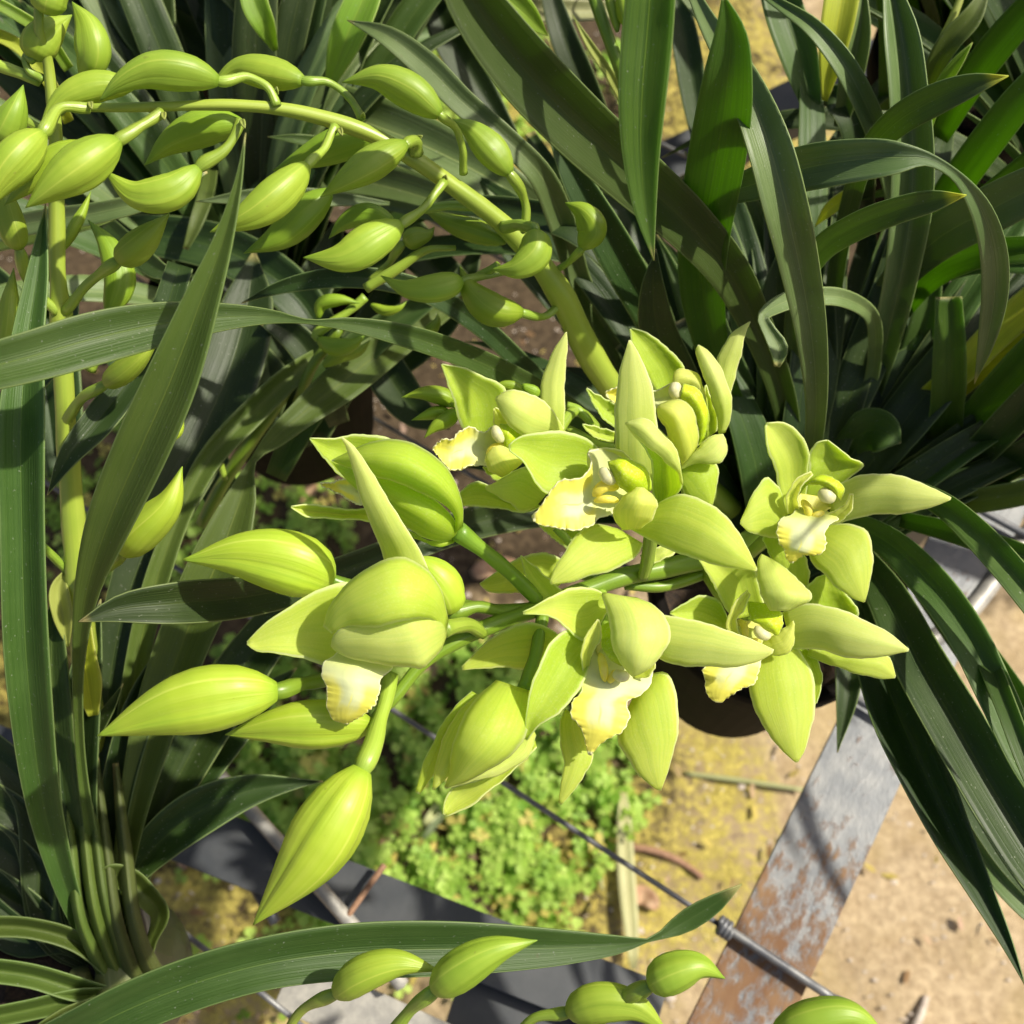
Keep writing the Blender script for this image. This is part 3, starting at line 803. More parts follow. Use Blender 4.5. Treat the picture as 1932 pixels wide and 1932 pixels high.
# left plant
lf(PL, [(86, 385, 39), (70, 520, 38.5), (52, 640, 38), (42, 760, 37.5), (42, 1000, 38.5), (55, 1300, 41), (92, 1560, 45), (160, 1760, 48.5), (215, 1850, 50)], [0, 42, 62, 84, 84, 84, 62, 34, 26], M_leaf, fold=.22)
lf(PL, [(463, 250, 33), (452, 330, 33.3), (425, 440, 33.8), (375, 580, 34.5), (322, 720, 35.5), (260, 860, 37), (200, 1000, 39), (165, 1110, 41), (148, 1250, 43.5), (150, 1400, 46), (175, 1600, 48), (210, 1800, 50)], [0, 12, 34, 72, 100, 104, 84, 50, 24, 18, 24, 26], M_olive, fold=.16)
lf(PL, [(89, 934, 42), (130, 860, 42), (180, 800, 42.5), (240, 725, 43), (300, 620, 44), (340, 500, 46)], [0, 40, 62, 60, 60, 50], M_dark)
lf(PL, [(148, 1173, 39), (220, 1150, 39.5), (330, 1138, 40.5), (450, 1128, 43), (560, 1108, 46), (700, 1060, 48), (850, 1000, 50), (1000, 965, 53), (1200, 960, 55), (1400, 1000, 57)], [0, 48, 78, 78, 66, 60, 62, 64, 60, 40], M_dark, fold=.18)
lf(PL, [(610, 1474, 51), (560, 1478, 50.5), (470, 1492, 50), (380, 1530, 49.5), (300, 1590, 49.5), (245, 1660, 49.5), (215, 1790, 50)], [0, 20, 62, 88, 78, 46, 24], M_dark, fold=.2)
lf(PL, [(885, 560, 58), (760, 635, 55), (640, 725, 52), (560, 790, 50.5), (515, 830, 50), (482, 862, 49.5), (455, 940, 49), (415, 1050, 48.5), (350, 1200, 48.5), (290, 1370, 48.5), (245, 1560, 49), (215, 1780, 50)], [14, 62, 74, 50, 36, 12, 58, 100, 100, 84, 50, 26], M_olive, fold=.15)
lf(PL, [(634, 638, 55), (560, 700, 53), (470, 785, 51.5), (400, 860, 50.5), (350, 950, 50), (300, 1080, 49.5), (250, 1300, 49.5), (225, 1550, 50), (210, 1790, 50)], [0, 40, 50, 46, 40, 46, 44, 36, 24], M_olive, fold=.2)
lf(PL, [(480, 470, 55), (470, 560, 54), (440, 680, 53), (380, 820, 51.5), (300, 980, 50.5), (240, 1130, 50), (200, 1350, 50), (195, 1600, 50), (200, 1800, 50)], [0, 90, 120, 120, 104, 80, 60, 40, 24], M_dark, fold=.12)
lf(PL, [(650, 1060, 53), (560, 1130, 52), (480, 1230, 51.5), (400, 1350, 51), (330, 1480, 50.5), (260, 1620, 50), (215, 1790, 50)], [0, 60, 92, 96, 80, 50, 26], M_dark, fold=.16)
lf(PL, [(560, 1260, 54), (480, 1330, 53), (400, 1420, 52), (320, 1530, 51), (255, 1660, 50.5), (220, 1800, 50)], [0, 60, 80, 76, 48, 26], M_dark, fold=.16)
lf(PL, [(108, 1100, 46), (98, 1220, 46), (104, 1350, 46.5), (118, 1500, 47.5), (150, 1640, 48.5), (195, 1800, 50)], [0, 52, 66, 62, 44, 24], M_leaf, fold=.2)
lf(PL, [(190, 1130, 47.5), (165, 1250, 47.5), (150, 1380, 47.5), (150, 1520, 48), (170, 1660, 49), (200, 1800, 50)], [0, 56, 74, 66, 44, 24], M_dark, fold=.22)
lf(PL, [(232, 1290, 47), (210, 1330, 47.5), (185, 1370, 48), (160, 1420, 48.5), (165, 1560, 49), (200, 1790, 50)], [0, 18, 28, 30, 30, 24], M_dark)
lf(PL, [(330, 1180, 49), (270, 1320, 49), (225, 1470, 49), (205, 1620, 49.5), (205, 1790, 50)], [0, 58, 62, 44, 26], M_dark, fold=.2)
for k, (x, y) in enumerate([(-60, 1560), (-70, 1640), (-50, 1700), (-80, 1480), (-40, 1400)]):
    lf(PL, [(x, y, 50), (40, y+70, 50), (120, 1760+k*8, 50), (200, 1830, 50.5)], [70, 74, 50, 24], M_dark)
lf(PL, [(182, 1662, 47.5), (205, 1652, 47.5), (240, 1660, 48), (275, 1690, 48), (300, 1722, 48.5), (286, 1775, 49), (270, 1820, 49.5)], [6, 38, 48, 46, 38, 20, 28], M_olive, fold=.25)
lf(PL, [(190, 1655, 48), (196, 1700, 48.4), (212, 1760, 49), (240, 1850, 50)], [8, 24, 30, 30], M_olive, fold=.3)
for pts, w in (([(-40, 1748), (60, 1752), (150, 1780), (225, 1850)], 17), ([(-40, 1828), (60, 1842), (150, 1868), (220, 1880)], 20), ([(-40, 1925), (60, 1905), (150, 1885), (215, 1875)], 17), ([(60, 1960), (130, 1915), (200, 1885)], 14)):
    leaf(PL, [(x, y, 47.0+i*.5) for i, (x, y) in enumerate(pts)], [w*2.2]+[w*2.3]*(len(pts)-2)+[w*1.4], M_olive, fold=.35, name='leaf')
for x, y, x2, y2, w in ((185, 1740, 235, 1860, 13), (205, 1730, 255, 1865, 12), (225, 1760, 270, 1870, 14), (262, 1770, 300, 1850, 16), (160, 1760, 215, 1860, 12)):
    leaf(PL, [(x-44, y-330, 48.4), (x-26, y-170, 47.8), (x, y, 47.2), ((x+x2)/2-4, (y+y2)/2, 47.8), (x2, y2, 49)], [10, w*1.6, w*1.9, w*2.2, w*2.4], M_olive if w < 14 else M_bractl, fold=-.35, name='leaf')
tube('bulb', [(215, 1790, 49), (232, 1850, 49.2), (250, 1930, 50.5)], [26, 54, 34], M_bulb, PL, n=20)
tube('bulb', [(150, 1830, 49), (150, 1880, 49.2), (170, 1940, 50.5)], [16, 38, 26], M_bulb, PL, n=20)

# crossing leaf of the centre plant, its tip beyond the left edge
lf(PR, [(-260, 740, 33), (-60, 702, 33), (60, 672, 33.6), (180, 638, 34.6), (300, 612, 36), (420, 598, 37.5), (520, 598, 38.8), (575, 606, 39.6), (660, 612, 40.6), (760, 632, 42), (880, 672, 44.5), (1000, 730, 48), (1150, 830, 52), (1330, 960, 56)], [0, 82, 96, 100, 84, 52, 24, 9, 26, 42, 46, 46, 40, 30], M_leaf, fold=.14)
lf(PR, [(455, 572, 48), (520, 545, 47.5), (600, 527, 47), (700, 525, 47), (790, 545, 48), (900, 610, 50), (1020, 720, 53), (1200, 860, 57)], [0, 22, 36, 40, 40, 38, 36, 30], M_dark)
# bottom orchid's long leaf
lf(PB, [(1400, 1668, 43.5), (1350, 1704, 43.5), (1300, 1735, 43.5), (1262, 1757, 43.5), (1236, 1770, 43.2), (1170, 1782, 42.8), (1080, 1787, 42.2), (960, 1789, 41.4), (820, 1790, 40.6), (660, 1796, 39.8), (500, 1818, 39), (330, 1868, 38.6), (180, 1935, 38.6), (20, 2040, 40), (200, 2300, 48), (800, 2420, 56)], [0, 34, 42, 26, 7, 34, 62, 88, 104, 106, 100, 100, 96, 86, 60, 30], M_leaf, fold=.14)
# right / centre plant, big ones
lf(PR, [(770, -190, 32), (850, -70, 32.5), (905, 20, 33.5), (985, 125, 35), (1090, 235, 37), (1200, 335, 39.5), (1300, 425, 42), (1380, 520, 45), (1430, 620, 48), (1480, 760, 52), (1500, 930, 57)], [0, 70, 104, 122, 122, 114, 98, 80, 62, 48, 34], M_deep, fold=.22)
lf(PR, [(1234, 492, 35.4), (1218, 400, 35), (1210, 300, 34.4), (1212, 180, 33.6), (1222, 60, 33), (1232, -60, 32.4), (1250, -200, 32.6), (1330, -320, 35), (1500, -300, 42), (1650, -100, 50), (1680, 300, 62)], [0, 40, 68, 90, 96, 90, 80, 70, 60, 50, 40], M_lush, fold=.12)
lf(PR, [(1364, -14, 34), (1378, 60, 34.8), (1372, 160, 36), (1360, 250, 38), (1345, 340, 40.5), (1330, 430, 43), (1325, 540, 46), (1350, 680, 50), (1420, 850, 55)], [0, 58, 96, 108, 108, 100, 86, 60, 40], M_lush, fold=.12)
lf(PR, [(1285, -60, 41), (1340, 50, 39.5), (1400, 150, 38), (1450, 270, 37.4), (1480, 380, 38), (1508, 500, 39.8), (1532, 640, 42.5), (1540, 770, 46), (1530, 880, 52)], [10, 38, 66, 84, 86, 76, 58, 40, 30], M_grey, fold=.22)
lf(PR, [(1838, 725, 47), (1862, 640, 44), (1878, 540, 41.5), (1872, 460, 39.5), (1845, 385, 38), (1800, 328, 37), (1750, 300, 36.6), (1690, 297, 36.6), (1600, 304, 37.4), (1500, 322, 39), (1420, 348, 41), (1345, 378, 44), (1330, 520, 49), (1420, 760, 54)], [0, 34, 52, 52, 40, 20, 26, 62, 82, 84, 62, 40, 40, 34], M_grey, fold=.16)
lf(PR, [(1466, 692, 44), (1470, 660, 44), (1452, 625, 44), (1440, 598, 44), (1470, 574, 44.5), (1530, 560, 45.5), (1590, 562, 46.5), (1640, 590, 48), (1650, 680, 52), (1580, 850, 57)], [10, 34, 26, 22, 32, 34, 34, 30, 26, 26], M_grey, fold=.15)
lf(PR, [(1823, 368, 36.6), (1765, 378, 37.4), (1690, 398, 38.6), (1615, 428, 40.4), (1550, 470, 43), (1510, 540, 47), (1490, 700, 53)], [0, 38, 50, 52, 48, 36, 28], M_tipy, fold=.12)
lf(PR, [(1903, 143, 37), (1840, 158, 37.6), (1760, 190, 38.8), (1690, 232, 40.4), (1640, 285, 43), (1600, 400, 48), (1560, 650, 55)], [0, 40, 60, 56, 44, 36, 30], M_tipy, fold=.12)
# dark ones around the centre
lf(PR, [(655, 38, 47), (720, 62, 46.5), (800, 120, 46.5), (870, 190, 46.5), (960, 268, 47), (1020, 330, 48), (1060, 420, 50), (1090, 520, 52), (1200, 720, 56)], [0, 34, 52, 50, 46, 48, 52, 44, 34], M_grey, fold=.14)
lf(PR, [(1036, 260, 45), (1075, 320, 45.5), (1120, 400, 46.5), (1170, 490, 48), (1215, 570, 50), (1260, 660, 52.5), (1350, 820, 56)], [0, 44, 66, 76, 72, 60, 40], M_dark, fold=.16)
lf(PR, [(790, 392, 53), (880, 388, 52), (980, 398, 51), (1080, 425, 50), (1160, 480, 50), (1220, 560, 51.5), (1260, 650, 53.5), (1330, 800, 57)], [0, 36, 50, 62, 70, 66, 56, 40], M_dark, fold=.14)
lf(PR, [(1238, 470, 44), (1232, 540, 45), (1240, 620, 47), (1275, 700, 50), (1330, 800, 53), (1420, 930, 57)], [0, 44, 70, 74, 60, 36], M_dark, fold=.14)
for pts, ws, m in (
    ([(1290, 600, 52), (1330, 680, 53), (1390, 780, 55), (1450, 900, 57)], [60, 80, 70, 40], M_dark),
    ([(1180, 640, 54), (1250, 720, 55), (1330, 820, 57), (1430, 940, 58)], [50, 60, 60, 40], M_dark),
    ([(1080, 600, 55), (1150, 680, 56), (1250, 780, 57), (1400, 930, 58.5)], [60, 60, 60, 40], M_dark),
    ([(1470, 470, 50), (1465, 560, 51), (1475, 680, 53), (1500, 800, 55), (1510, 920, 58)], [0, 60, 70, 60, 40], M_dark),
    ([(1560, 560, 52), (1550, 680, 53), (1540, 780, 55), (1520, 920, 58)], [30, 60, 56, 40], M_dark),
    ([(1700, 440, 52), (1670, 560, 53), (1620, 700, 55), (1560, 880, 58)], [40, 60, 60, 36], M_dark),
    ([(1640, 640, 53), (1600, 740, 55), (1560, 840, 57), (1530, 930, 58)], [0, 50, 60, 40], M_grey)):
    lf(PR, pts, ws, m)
# sunlit upright pair at the right
lf(PX, [(1678, -40, 44), (1700, 60, 44), (1714, 170, 44.4), (1722, 280, 45.4), (1720, 380, 46.6), (1704, 500, 48.4), (1678, 620, 51), (1640, 760, 55)], [30, 66, 74, 80, 80, 66, 56, 36], M_grey, fold=.3)
lf(PX, [(1412, -30, 46), (1465, 4, 45), (1530, 48, 44.4), (1585, 110, 44.6), (1630, 190, 45.4), (1662, 270, 46.8), (1684, 360, 49), (1695, 450, 52)], [8, 20, 34, 44, 46, 42, 34, 26], M_grey, fold=.2)
lf(PX, [(1445, -90, 52), (1480, 20, 52), (1515, 130, 52.4), (1538, 235, 53.5), (1550, 320, 56)], [50, 76, 66, 24, 10], M_leaf, fold=.15)
lf(PX, [(1600, -90, 48), (1588, 0, 48), (1572, 90, 48.6), (1556, 190, 50)], [64, 66, 54, 10], M_yel, fold=.12)
lf(PX, [(1630, -20, 50), (1622, 60, 50.4), (1605, 150, 51.6), (1585, 240, 54)], [10, 42, 44, 24], M_grey, fold=.25)
lf(PX, [(1622, 350, 47), (1600, 368, 47.6), (1565, 395, 48.5), (1537, 428, 49.5)], [10, 24, 24, 0], M_yel)
lf(PX, [(1540, 180, 54), (1570, 182, 53), (1600, 215, 53), (1622, 290, 54), (1630, 400, 57)], [20, 50, 54, 54, 40], M_dark)
lf(PX, [(1835, 80, 46), (1812, 110, 46.4), (1775, 165, 47.4), (1750, 230, 49), (1730, 320, 52)], [0, 18, 26, 24, 20], M_fresh)
lf(PX, [(1865, -30, 47), (1835, 30, 47), (1790, 80, 47.6), (1755, 150, 49), (1740, 250, 52)], [10, 38, 42, 34, 20], M_olive)
tube('shoot', [(1820, -20, 48), (1790, 50, 48.4), (1755, 130, 49.4), (1745, 230, 51)], [6, 8, 9, 9], M_bract, PX)
# right-hand backlit fan
for pts, ws, m in (
    ([(2060, 60, 43), (1950, 160, 44.5), (1860, 270, 47), (1770, 400, 51), (1690, 560, 55)], [30, 60, 66, 60, 30], M_lush),
    ([(2040, -80, 44), (1930, 30, 46), (1840, 140, 48.5), (1770, 260, 52)], [40, 60, 60, 40], M_lush),
    ([(2060, 220, 44), (1940, 320, 46), (1830, 420, 49), (1740, 540, 53)], [50, 62, 64, 40], M_lush),
    ([(2080, 300, 42), (1960, 350, 43.5), (1860, 400, 45.5), (1770, 450, 48), (1690, 530, 52), (1620, 680, 56)], [60, 84, 90, 84, 60, 36], M_grey),
    ([(2080, 470, 45), (1950, 470, 46), (1850, 480, 47.5), (1760, 520, 50), (1690, 600, 54)], [40, 50, 52, 50, 36], M_lush),
    ([(2060, 520, 47), (1940, 500, 48), (1840, 500, 49.5), (1740, 530, 52)], [40, 34, 34, 30], M_leaf),
    ([(2070, 560, 47), (1950, 660, 49), (1850, 770, 52), (1750, 900, 57)], [50, 60, 56, 40], M_lush),
    ([(2080, 640, 46), (1960, 740, 49), (1840, 860, 53), (1720, 960, 58)], [60, 66, 60, 40], M_dark),
    ([(2080, 770, 48), (1950, 850, 51), (1820, 920, 55), (1650, 970, 59)], [50, 60, 56, 40], M_dark),
    ([(1790, 560, 49), (1792, 660, 50), (1788, 760, 52), (1772, 850, 55), (1764, 866, 56)], [50, 62, 64, 40, 10], M_lush),
    ([(1760, 480, 52), (1745, 600, 53), (1700, 720, 55), (1630, 860, 58)], [40, 52, 50, 36], M_leaf)):
    lf(PY, pts, ws, m)
for pts, ws in (([(2060, 500, 48), (1960, 560, 49), (1880, 630, 50), (1790, 720, 52), (1690, 800, 55)], [50, 62, 60, 52, 36]), ([(2050, 640, 49), (1930, 650, 50), (1840, 700, 52), (1740, 800, 55)], [40, 44, 50, 40])):
    lf(PY, pts, ws, M_yel)
# leaves falling to the lower right
for pts, ws, m, f in (
    ([(2010, 1560, 39.5), (1940, 1440, 40), (1880, 1310, 41), (1820, 1190, 42.2), (1750, 1095, 43.8), (1670, 1020, 46.5), (1600, 985, 50), (1540, 970, 56)], [40, 64, 72, 74, 72, 58, 42, 30], M_leaf, .16),
    ([(2050, 1270, 39), (1975, 1165, 39.6), (1905, 1075, 40.6), (1840, 1005, 42), (1775, 950, 44.4), (1700, 920, 49), (1600, 930, 56)], [30, 56, 60, 56, 46, 36, 26], M_leaf, .2),
    ([(2080, 1120, 45), (1960, 1060, 45.6), (1880, 1030, 46.6), (1800, 1005, 48.4), (1700, 980, 53)], [26, 40, 44, 40, 30], M_leaf, .2),
    ([(2050, 1760, 41), (1960, 1630, 41.5), (1880, 1500, 42.4), (1805, 1370, 43.8), (1730, 1240, 45.6), (1670, 1120, 48.4), (1600, 1020, 53)], [60, 104, 110, 108, 98, 76, 40], M_dark, .2),
    ([(1935, 1860, 40.4), (1900, 1780, 40.8), (1850, 1680, 41.6), (1795, 1570, 42.8), (1740, 1450, 44.2), (1690, 1340, 45.8), (1650, 1220, 48.2), (1610, 1090, 52)], [0, 22, 48, 76, 96, 100, 84, 44], M_dark, .22),
    ([(1960, 1720, 45), (1890, 1620, 46), (1830, 1520, 47.2), (1760, 1400, 49), (1690, 1280, 52)], [0, 30, 38, 40, 36], M_dark, .2),
    ([(2030, 1790, 46), (1950, 1720, 46.5), (1880, 1650, 47.4), (1820, 1570, 49), (1740, 1440, 52)], [20, 46, 42, 30, 30], M_grey, .2),
    ([(1990, 1700, 47), (1930, 1600, 47.6), (1880, 1500, 48.5), (1830, 1380, 50), (1750, 1220, 54)], [20, 34, 40, 46, 40], M_grey, .2),
    ([(1990, 1560, 38.6), (1935, 1430, 39), (1905, 1350, 39.8), (1860, 1240, 42), (1800, 1120, 46)], [30, 40, 40, 40, 30], M_leaf, .2),
    ([(2060, 1500, 48), (1930, 1350, 49.5), (1840, 1230, 51.5), (1740, 1110, 55)], [50, 70, 70, 40], M_leaf, .2),
    ([(2040, 900, 50), (1930, 930, 51), (1800, 950, 53), (1650, 960, 57)], [30, 46, 44, 30], M_olive, .2),
    ([(1700, 836, 52), (1680, 822, 52), (1640, 812, 53), (1610, 830, 54), (1560, 900, 57)], [0, 60, 84, 60, 30], M_leaf, .1),
    ([(1580, 1420, 52), (1600, 1300, 52.4), (1600, 1180, 54), (1560, 1040, 57)], [0, 46, 56, 40], M_dark, .2)):
    lf(PR, pts, ws, m, fold=f)
# top centre, soft in the distance
for pl, pts, ws, m in (
    (PM, [(420, 180, 60), (560, 190, 58), (690, 230, 56), (830, 288, 55), (960, 360, 55), (1080, 460, 57)], [40, 92, 110, 104, 84, 50], M_grey),
    (PM, [(440, 330, 62), (600, 330, 60), (760, 360, 58), (900, 410, 57)], [30, 70, 84, 60], M_grey),
    (PU, [(712, -60, 50), (680, 10, 50), (650, 80, 50.5), (622, 160, 52)], [44, 66, 62, 20], M_fresh),
    (PU, [(900, -60, 47), (950, -10, 47.5), (1000, 36, 48.5), (1034, 68, 50)], [50, 64, 44, 0], M_fresh),
    (PU, [(1080, 28, 52), (1110, 80, 52.5), (1150, 140, 53.5), (1185, 205, 55)], [0, 14, 18, 16], M_bract),
    (PU, [(830, -20, 62), (940, 10, 62), (1060, 20, 62), (1180, 18, 63)], [30, 40, 44, 30], M_straw),
    (PU, [(560, 120, 66), (700, 90, 66), (830, 60, 67), (960, 20, 68)], [20, 50, 50, 40], M_grey),
    (PT, [(300, -60, 58), (296, 40, 58), (296, 120, 58.5), (300, 220, 60)], [50, 70, 66, 50], M_dark),
    (PT, [(345, -60, 60), (400, 40, 60), (440, 130, 61), (470, 230, 63)], [40, 60, 60, 50], M_dark),
    (PT, [(360, -80, 55), (460, 10, 56), (540, 100, 58), (600, 200, 61)], [30, 44, 50, 40], M_grey),
    (PT, [(190, -40, 56), (240, 40, 56.5), (300, 120, 58), (360, 200, 60)], [30, 50, 50, 40], M_grey),
    (PT, [(422, 56, 58), (450, 74, 58), (480, 100, 59), (520, 150, 60)], [0, 14, 18, 16], M_grey),
    (PT, [(470, -60, 50), (482, 10, 50), (500, 50, 50.5), (520, 95, 52)], [40, 50, 40, 10], M_fresh),
    (PT, [(-60, -20, 44), (20, 20, 44.5), (80, 60, 45.5), (130, 130, 47)], [16, 22, 22, 20], M_fresh),
    (PT, [(-40, 50, 45), (40, 90, 45.5), (90, 150, 46), (130, 230, 48)], [20, 26, 24, 20], M_yel),
    (PU, [(1290, -10, 50), (1360, 70, 50), (1420, 160, 50.6), (1450, 240, 52)], [20, 34, 40, 30], M_grey),
    (PM, [(350, 470, 57), (370, 420, 57), (390, 360, 58), (400, 300, 60)], [10, 26, 30, 26], M_olive),
    (PM, [(340, 520, 52), (300, 510, 52), (250, 470, 53), (200, 420, 55)], [4, 34, 40, 30], M_dark),
    (PS, [(390, 322, 46), (300, 370, 46), (190, 400, 46.5), (60, 420, 48), (-60, 450, 50)], [8, 30, 40, 44, 40], M_grey),
    (PS, [(-70, 820, 48), (40, 740, 47), (120, 640, 47), (140, 560, 48)], [40, 50, 44, 20], M_dark),
    (PS, [(250, 398, 49), (180, 410, 49), (90, 430, 50), (-40, 460, 52)], [4, 36, 46, 44], M_olive),
    (PM, [(370, 380, 50), (470, 372, 50), (590, 372, 51), (735, 384, 52)], [0, 30, 34, 6], M_grey),
    (PM, [(505, 258, 52), (560, 262, 52), (620, 272, 53), (700, 300, 54)], [0, 18, 22, 16], M_leaf),
    (PM, [(820, 560, 54), (700, 640, 54), (590, 760, 54.5), (520, 900, 56)], [30, 66, 66, 40], M_leaf),
    (PM, [(500, 600, 53), (560, 640, 53.5), (610, 720, 54.5), (640, 800, 57)], [30, 56, 56, 40], M_dark),
    (PM, [(850, 810, 60), (790, 780, 60), (740, 720, 60.5), (700, 640, 61)], [0, 60, 80, 60], M_dark)):
    lf(pl, pts, ws, m)

for pts, ws in (([(1000, 250, 60), (1060, 380, 60), (1130, 520, 61), (1250, 700, 63)], [20, 70, 80, 60]), ([(1080, 180, 62), (1150, 330, 62), (1220, 480, 62), (1330, 700, 63)], [20, 70, 80, 60]),
    ([(120, 430, 60), (260, 440, 59.5), (420, 470, 59), (560, 560, 59), (640, 700, 60)], [20, 70, 90, 84, 60]), ([(640, 420, 61), (600, 520, 60.5), (540, 640, 60), (500, 780, 60)], [20, 70, 84, 60]),
    ([(380, 560, 60), (450, 650, 60), (520, 740, 60), (560, 850, 61)], [20, 70, 84, 60]), ([(760, 480, 61), (720, 580, 60.5), (650, 700, 60.5), (590, 820, 61)], [20, 64, 76, 60]),
    ([(180, 640, 58), (260, 700, 57.5), (360, 820, 57), (440, 980, 58)], [20, 80, 90, 60]), ([(900, 470, 62), (860, 560, 62), (800, 640, 62), (700, 720, 62)], [20, 60, 66, 50]),
    ([(60, 480, 58), (90, 600, 57.5), (110, 760, 57), (120, 900, 57)], [20, 80, 90, 60]), ([(440, 400, 62), (440, 520, 61.5), (450, 640, 61), (500, 800, 61)], [20, 70, 84, 60]),
    ([(-60, 480, 57), (20, 580, 57), (60, 700, 57), (90, 860, 57)], [40, 80, 90, 60]), ([(560, 180, 63), (660, 320, 62.5), (760, 440, 62), (880, 560, 62)], [20, 70, 84, 60]),
    ([(1030, -40, 56), (1060, 60, 56), (1100, 160, 57), (1150, 280, 59)], [30, 50, 56, 40]), ([(800, -40, 60), (840, 60, 60), (900, 160, 60.5), (960, 260, 61)], [30, 60, 60, 40]),
    ([(1260, -60, 58), (1290, 60, 58), (1310, 180, 58.5), (1330, 300, 59)], [30, 50, 50, 30]),
    ([(1290, 330, 60), (1350, 450, 60), (1410, 600, 61), (1450, 800, 62)], [20, 70, 80, 60]), ([(1420, 330, 62), (1440, 430, 62), (1470, 560, 62), (1480, 760, 62)], [20, 70, 76, 60]),
    ([(880, 380, 62), (1000, 500, 62), (1130, 640, 63), (1280, 800, 64)], [20, 60, 70, 60]), ([(1560, 380, 62), (1560, 500, 62), (1550, 640, 62), (1530, 800, 62)], [20, 70, 80, 60]),
    ([(1640, 420, 62), (1630, 540, 62), (1600, 700, 62), (1560, 850, 62)], [20, 70, 80, 60])):
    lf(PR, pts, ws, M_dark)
# ---- filler leaves of the plants behind: fans rising from each pot, out of the open floor
OPEN = [(310, 1230, 1340, 1932), (1250, 1330, 1932, 1932), (680, 660, 830, 800), (860, 1030, 1010, 1120), (410, 920, 520, 1080), (1290, 60, 1400, 240), (700, 200, 900, 320)]
def mk_test(dmin, extra=()):
    def t(x, y, d):
        if d < 8: return False
        if -250 < x < 2180 and -250 < y < 2180:
            if d < dmin: return False
            for a in OPEN+list(extra):
                if a[0] < x < a[2] and a[1] < y < a[3]: return False
        return True
    return t
def fan(pl, c, n, mats, dmin, lens=(.22, .42), seed=0, width=(.016, .026)):
    random.seed(seed); tst = mk_test(dmin); k = 0; tries = 0
    while k < n and tries < n*30:
        tries += 1
        az = random.uniform(0, 6.283); el = random.uniform(.9, 1.5); L = random.uniform(*lens)
        b = np.array(c)+np.array((math.cos(az), math.sin(az), 0))*random.uniform(.005, .03)
        o = wleaf(pl, b, az, el, L, random.uniform(*width), random.uniform(.5, 1.9), random.choice(mats), tst, roll=random.uniform(-.8, .8))
        if o: k += 1
    print('fan', seed, k)
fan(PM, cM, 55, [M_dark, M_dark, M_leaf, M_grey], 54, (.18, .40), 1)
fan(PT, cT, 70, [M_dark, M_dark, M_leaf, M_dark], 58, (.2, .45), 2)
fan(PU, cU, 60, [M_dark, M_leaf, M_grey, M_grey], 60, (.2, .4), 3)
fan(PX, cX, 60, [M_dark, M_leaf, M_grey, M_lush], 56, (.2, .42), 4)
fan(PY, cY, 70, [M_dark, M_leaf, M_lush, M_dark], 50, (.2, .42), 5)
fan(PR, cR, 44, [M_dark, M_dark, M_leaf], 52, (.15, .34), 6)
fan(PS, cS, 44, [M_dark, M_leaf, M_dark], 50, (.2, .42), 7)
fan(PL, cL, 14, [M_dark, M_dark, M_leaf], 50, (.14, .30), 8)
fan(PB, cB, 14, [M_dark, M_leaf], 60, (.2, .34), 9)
# more pots further up the bench, only leaves of them seen
far = [(1240, -170, 'orchid at the top edge between the hanging leaf and the grey bar', 15), (60, 60, 'orchid at the far upper left corner, mostly dark blurred leaves', 11), (640, 20, 'orchid beyond the arching spike, dark leaves against the top edge', 12),
       (2060, 160, 'orchid at the far upper right corner behind the backlit leaves', 14)]
for bx, by, lab, sd_ in far:
    q, cq = plant(bx, by, lab)
    fan(q, cq, 60, [M_dark, M_leaf, M_leaf, M_dark], 62, (.2, .42), sd_)

# ------------------------------------------------------------------ arching spike of closed buds (centre plant)
random.seed(21)
tube('flower_stem', [(152, 203, 38.3), (235, 203, 38.2), (310, 200, 38.2), (450, 199, 38.6), (530, 205, 39), (620, 226, 39.5), (700, 253, 40), (785, 303, 40.8), (870, 362, 41.8), (950, 425, 42.8), (1010, 488, 43.8), (1060, 560, 45), (1095, 635, 46.4), (1140, 712, 48), (1230, 830, 51), (1380, 960, 55)],
     [7, 9, 9, 11, 12, 15, 15, 16, 17, 19, 22, 25, 26, 26, 24, 22], M_stem, PR, n=18, nv=70, ridge=.03)
def bract(parent, x, y, d, dx, dy, s=10, mat=None):
    leaf(parent, [(x+dx, y+dy, d-.25), (x+dx*.5, y+dy*.5, d-.15), (x, y, d)], [0, s*.8, s], mat or M_bract, fold=.3, name='bract', nv=6)
for q in ((520, 178, 38.8, 2, -14), (684, 222, 39.8, 2, -10), (456, 226, 38.2, 6, 16), (640, 242, 38.8, 6, 14), (170, 192, 38, 3, 14), (308, 212, 37.8, 2, 14), (785, 262, 40, 12, -6), (838, 340, 41, 4, -10)):
    bract(PR, *q)
S = 6.5
bud(PR, [(412, 153, 38), (350, 136, 37.6), (280, 134, 37.3), (222, 160, 37.2), (188, 190, 37.3)], 82, M_bud, [(522, 200, 38.7), (508, 168, 38.6), (470, 146, 38.4), (414, 150, 38)], 9, .02)
bud(PR, [(572, 152, 39.3), (510, 138, 39.6), (450, 132, 39.8), (395, 165, 39.8)], 70, M_bud, [(684, 228, 40), (660, 186, 39.8), (620, 156, 39.6), (575, 152, 39.3)], 8, .35)
bud(PR, [(830, 217, 39.4), (775, 172, 39.2), (715, 146, 39), (645, 155, 39)], 78, M_bud, [(874, 328, 41.4), (872, 280, 40.6), (858, 240, 40), (832, 219, 39.4)], 8, .2)
bud(PR, [(962, 328, 41.4), (920, 278, 41.2), (880, 240, 41.1), (848, 226, 41.2)], 70, M_bud, [(992, 432, 42.8), (990, 380, 42.4), (964, 326, 41.4)], 9, .6)
bud(PR, [(1098, 468, 43), (1118, 432, 42.7), (1100, 400, 42.5), (1066, 382, 42.5)], 66, M_dkbud, [(1035, 520, 44.6), (1070, 496, 44), (1096, 472, 43)], 7, .1)
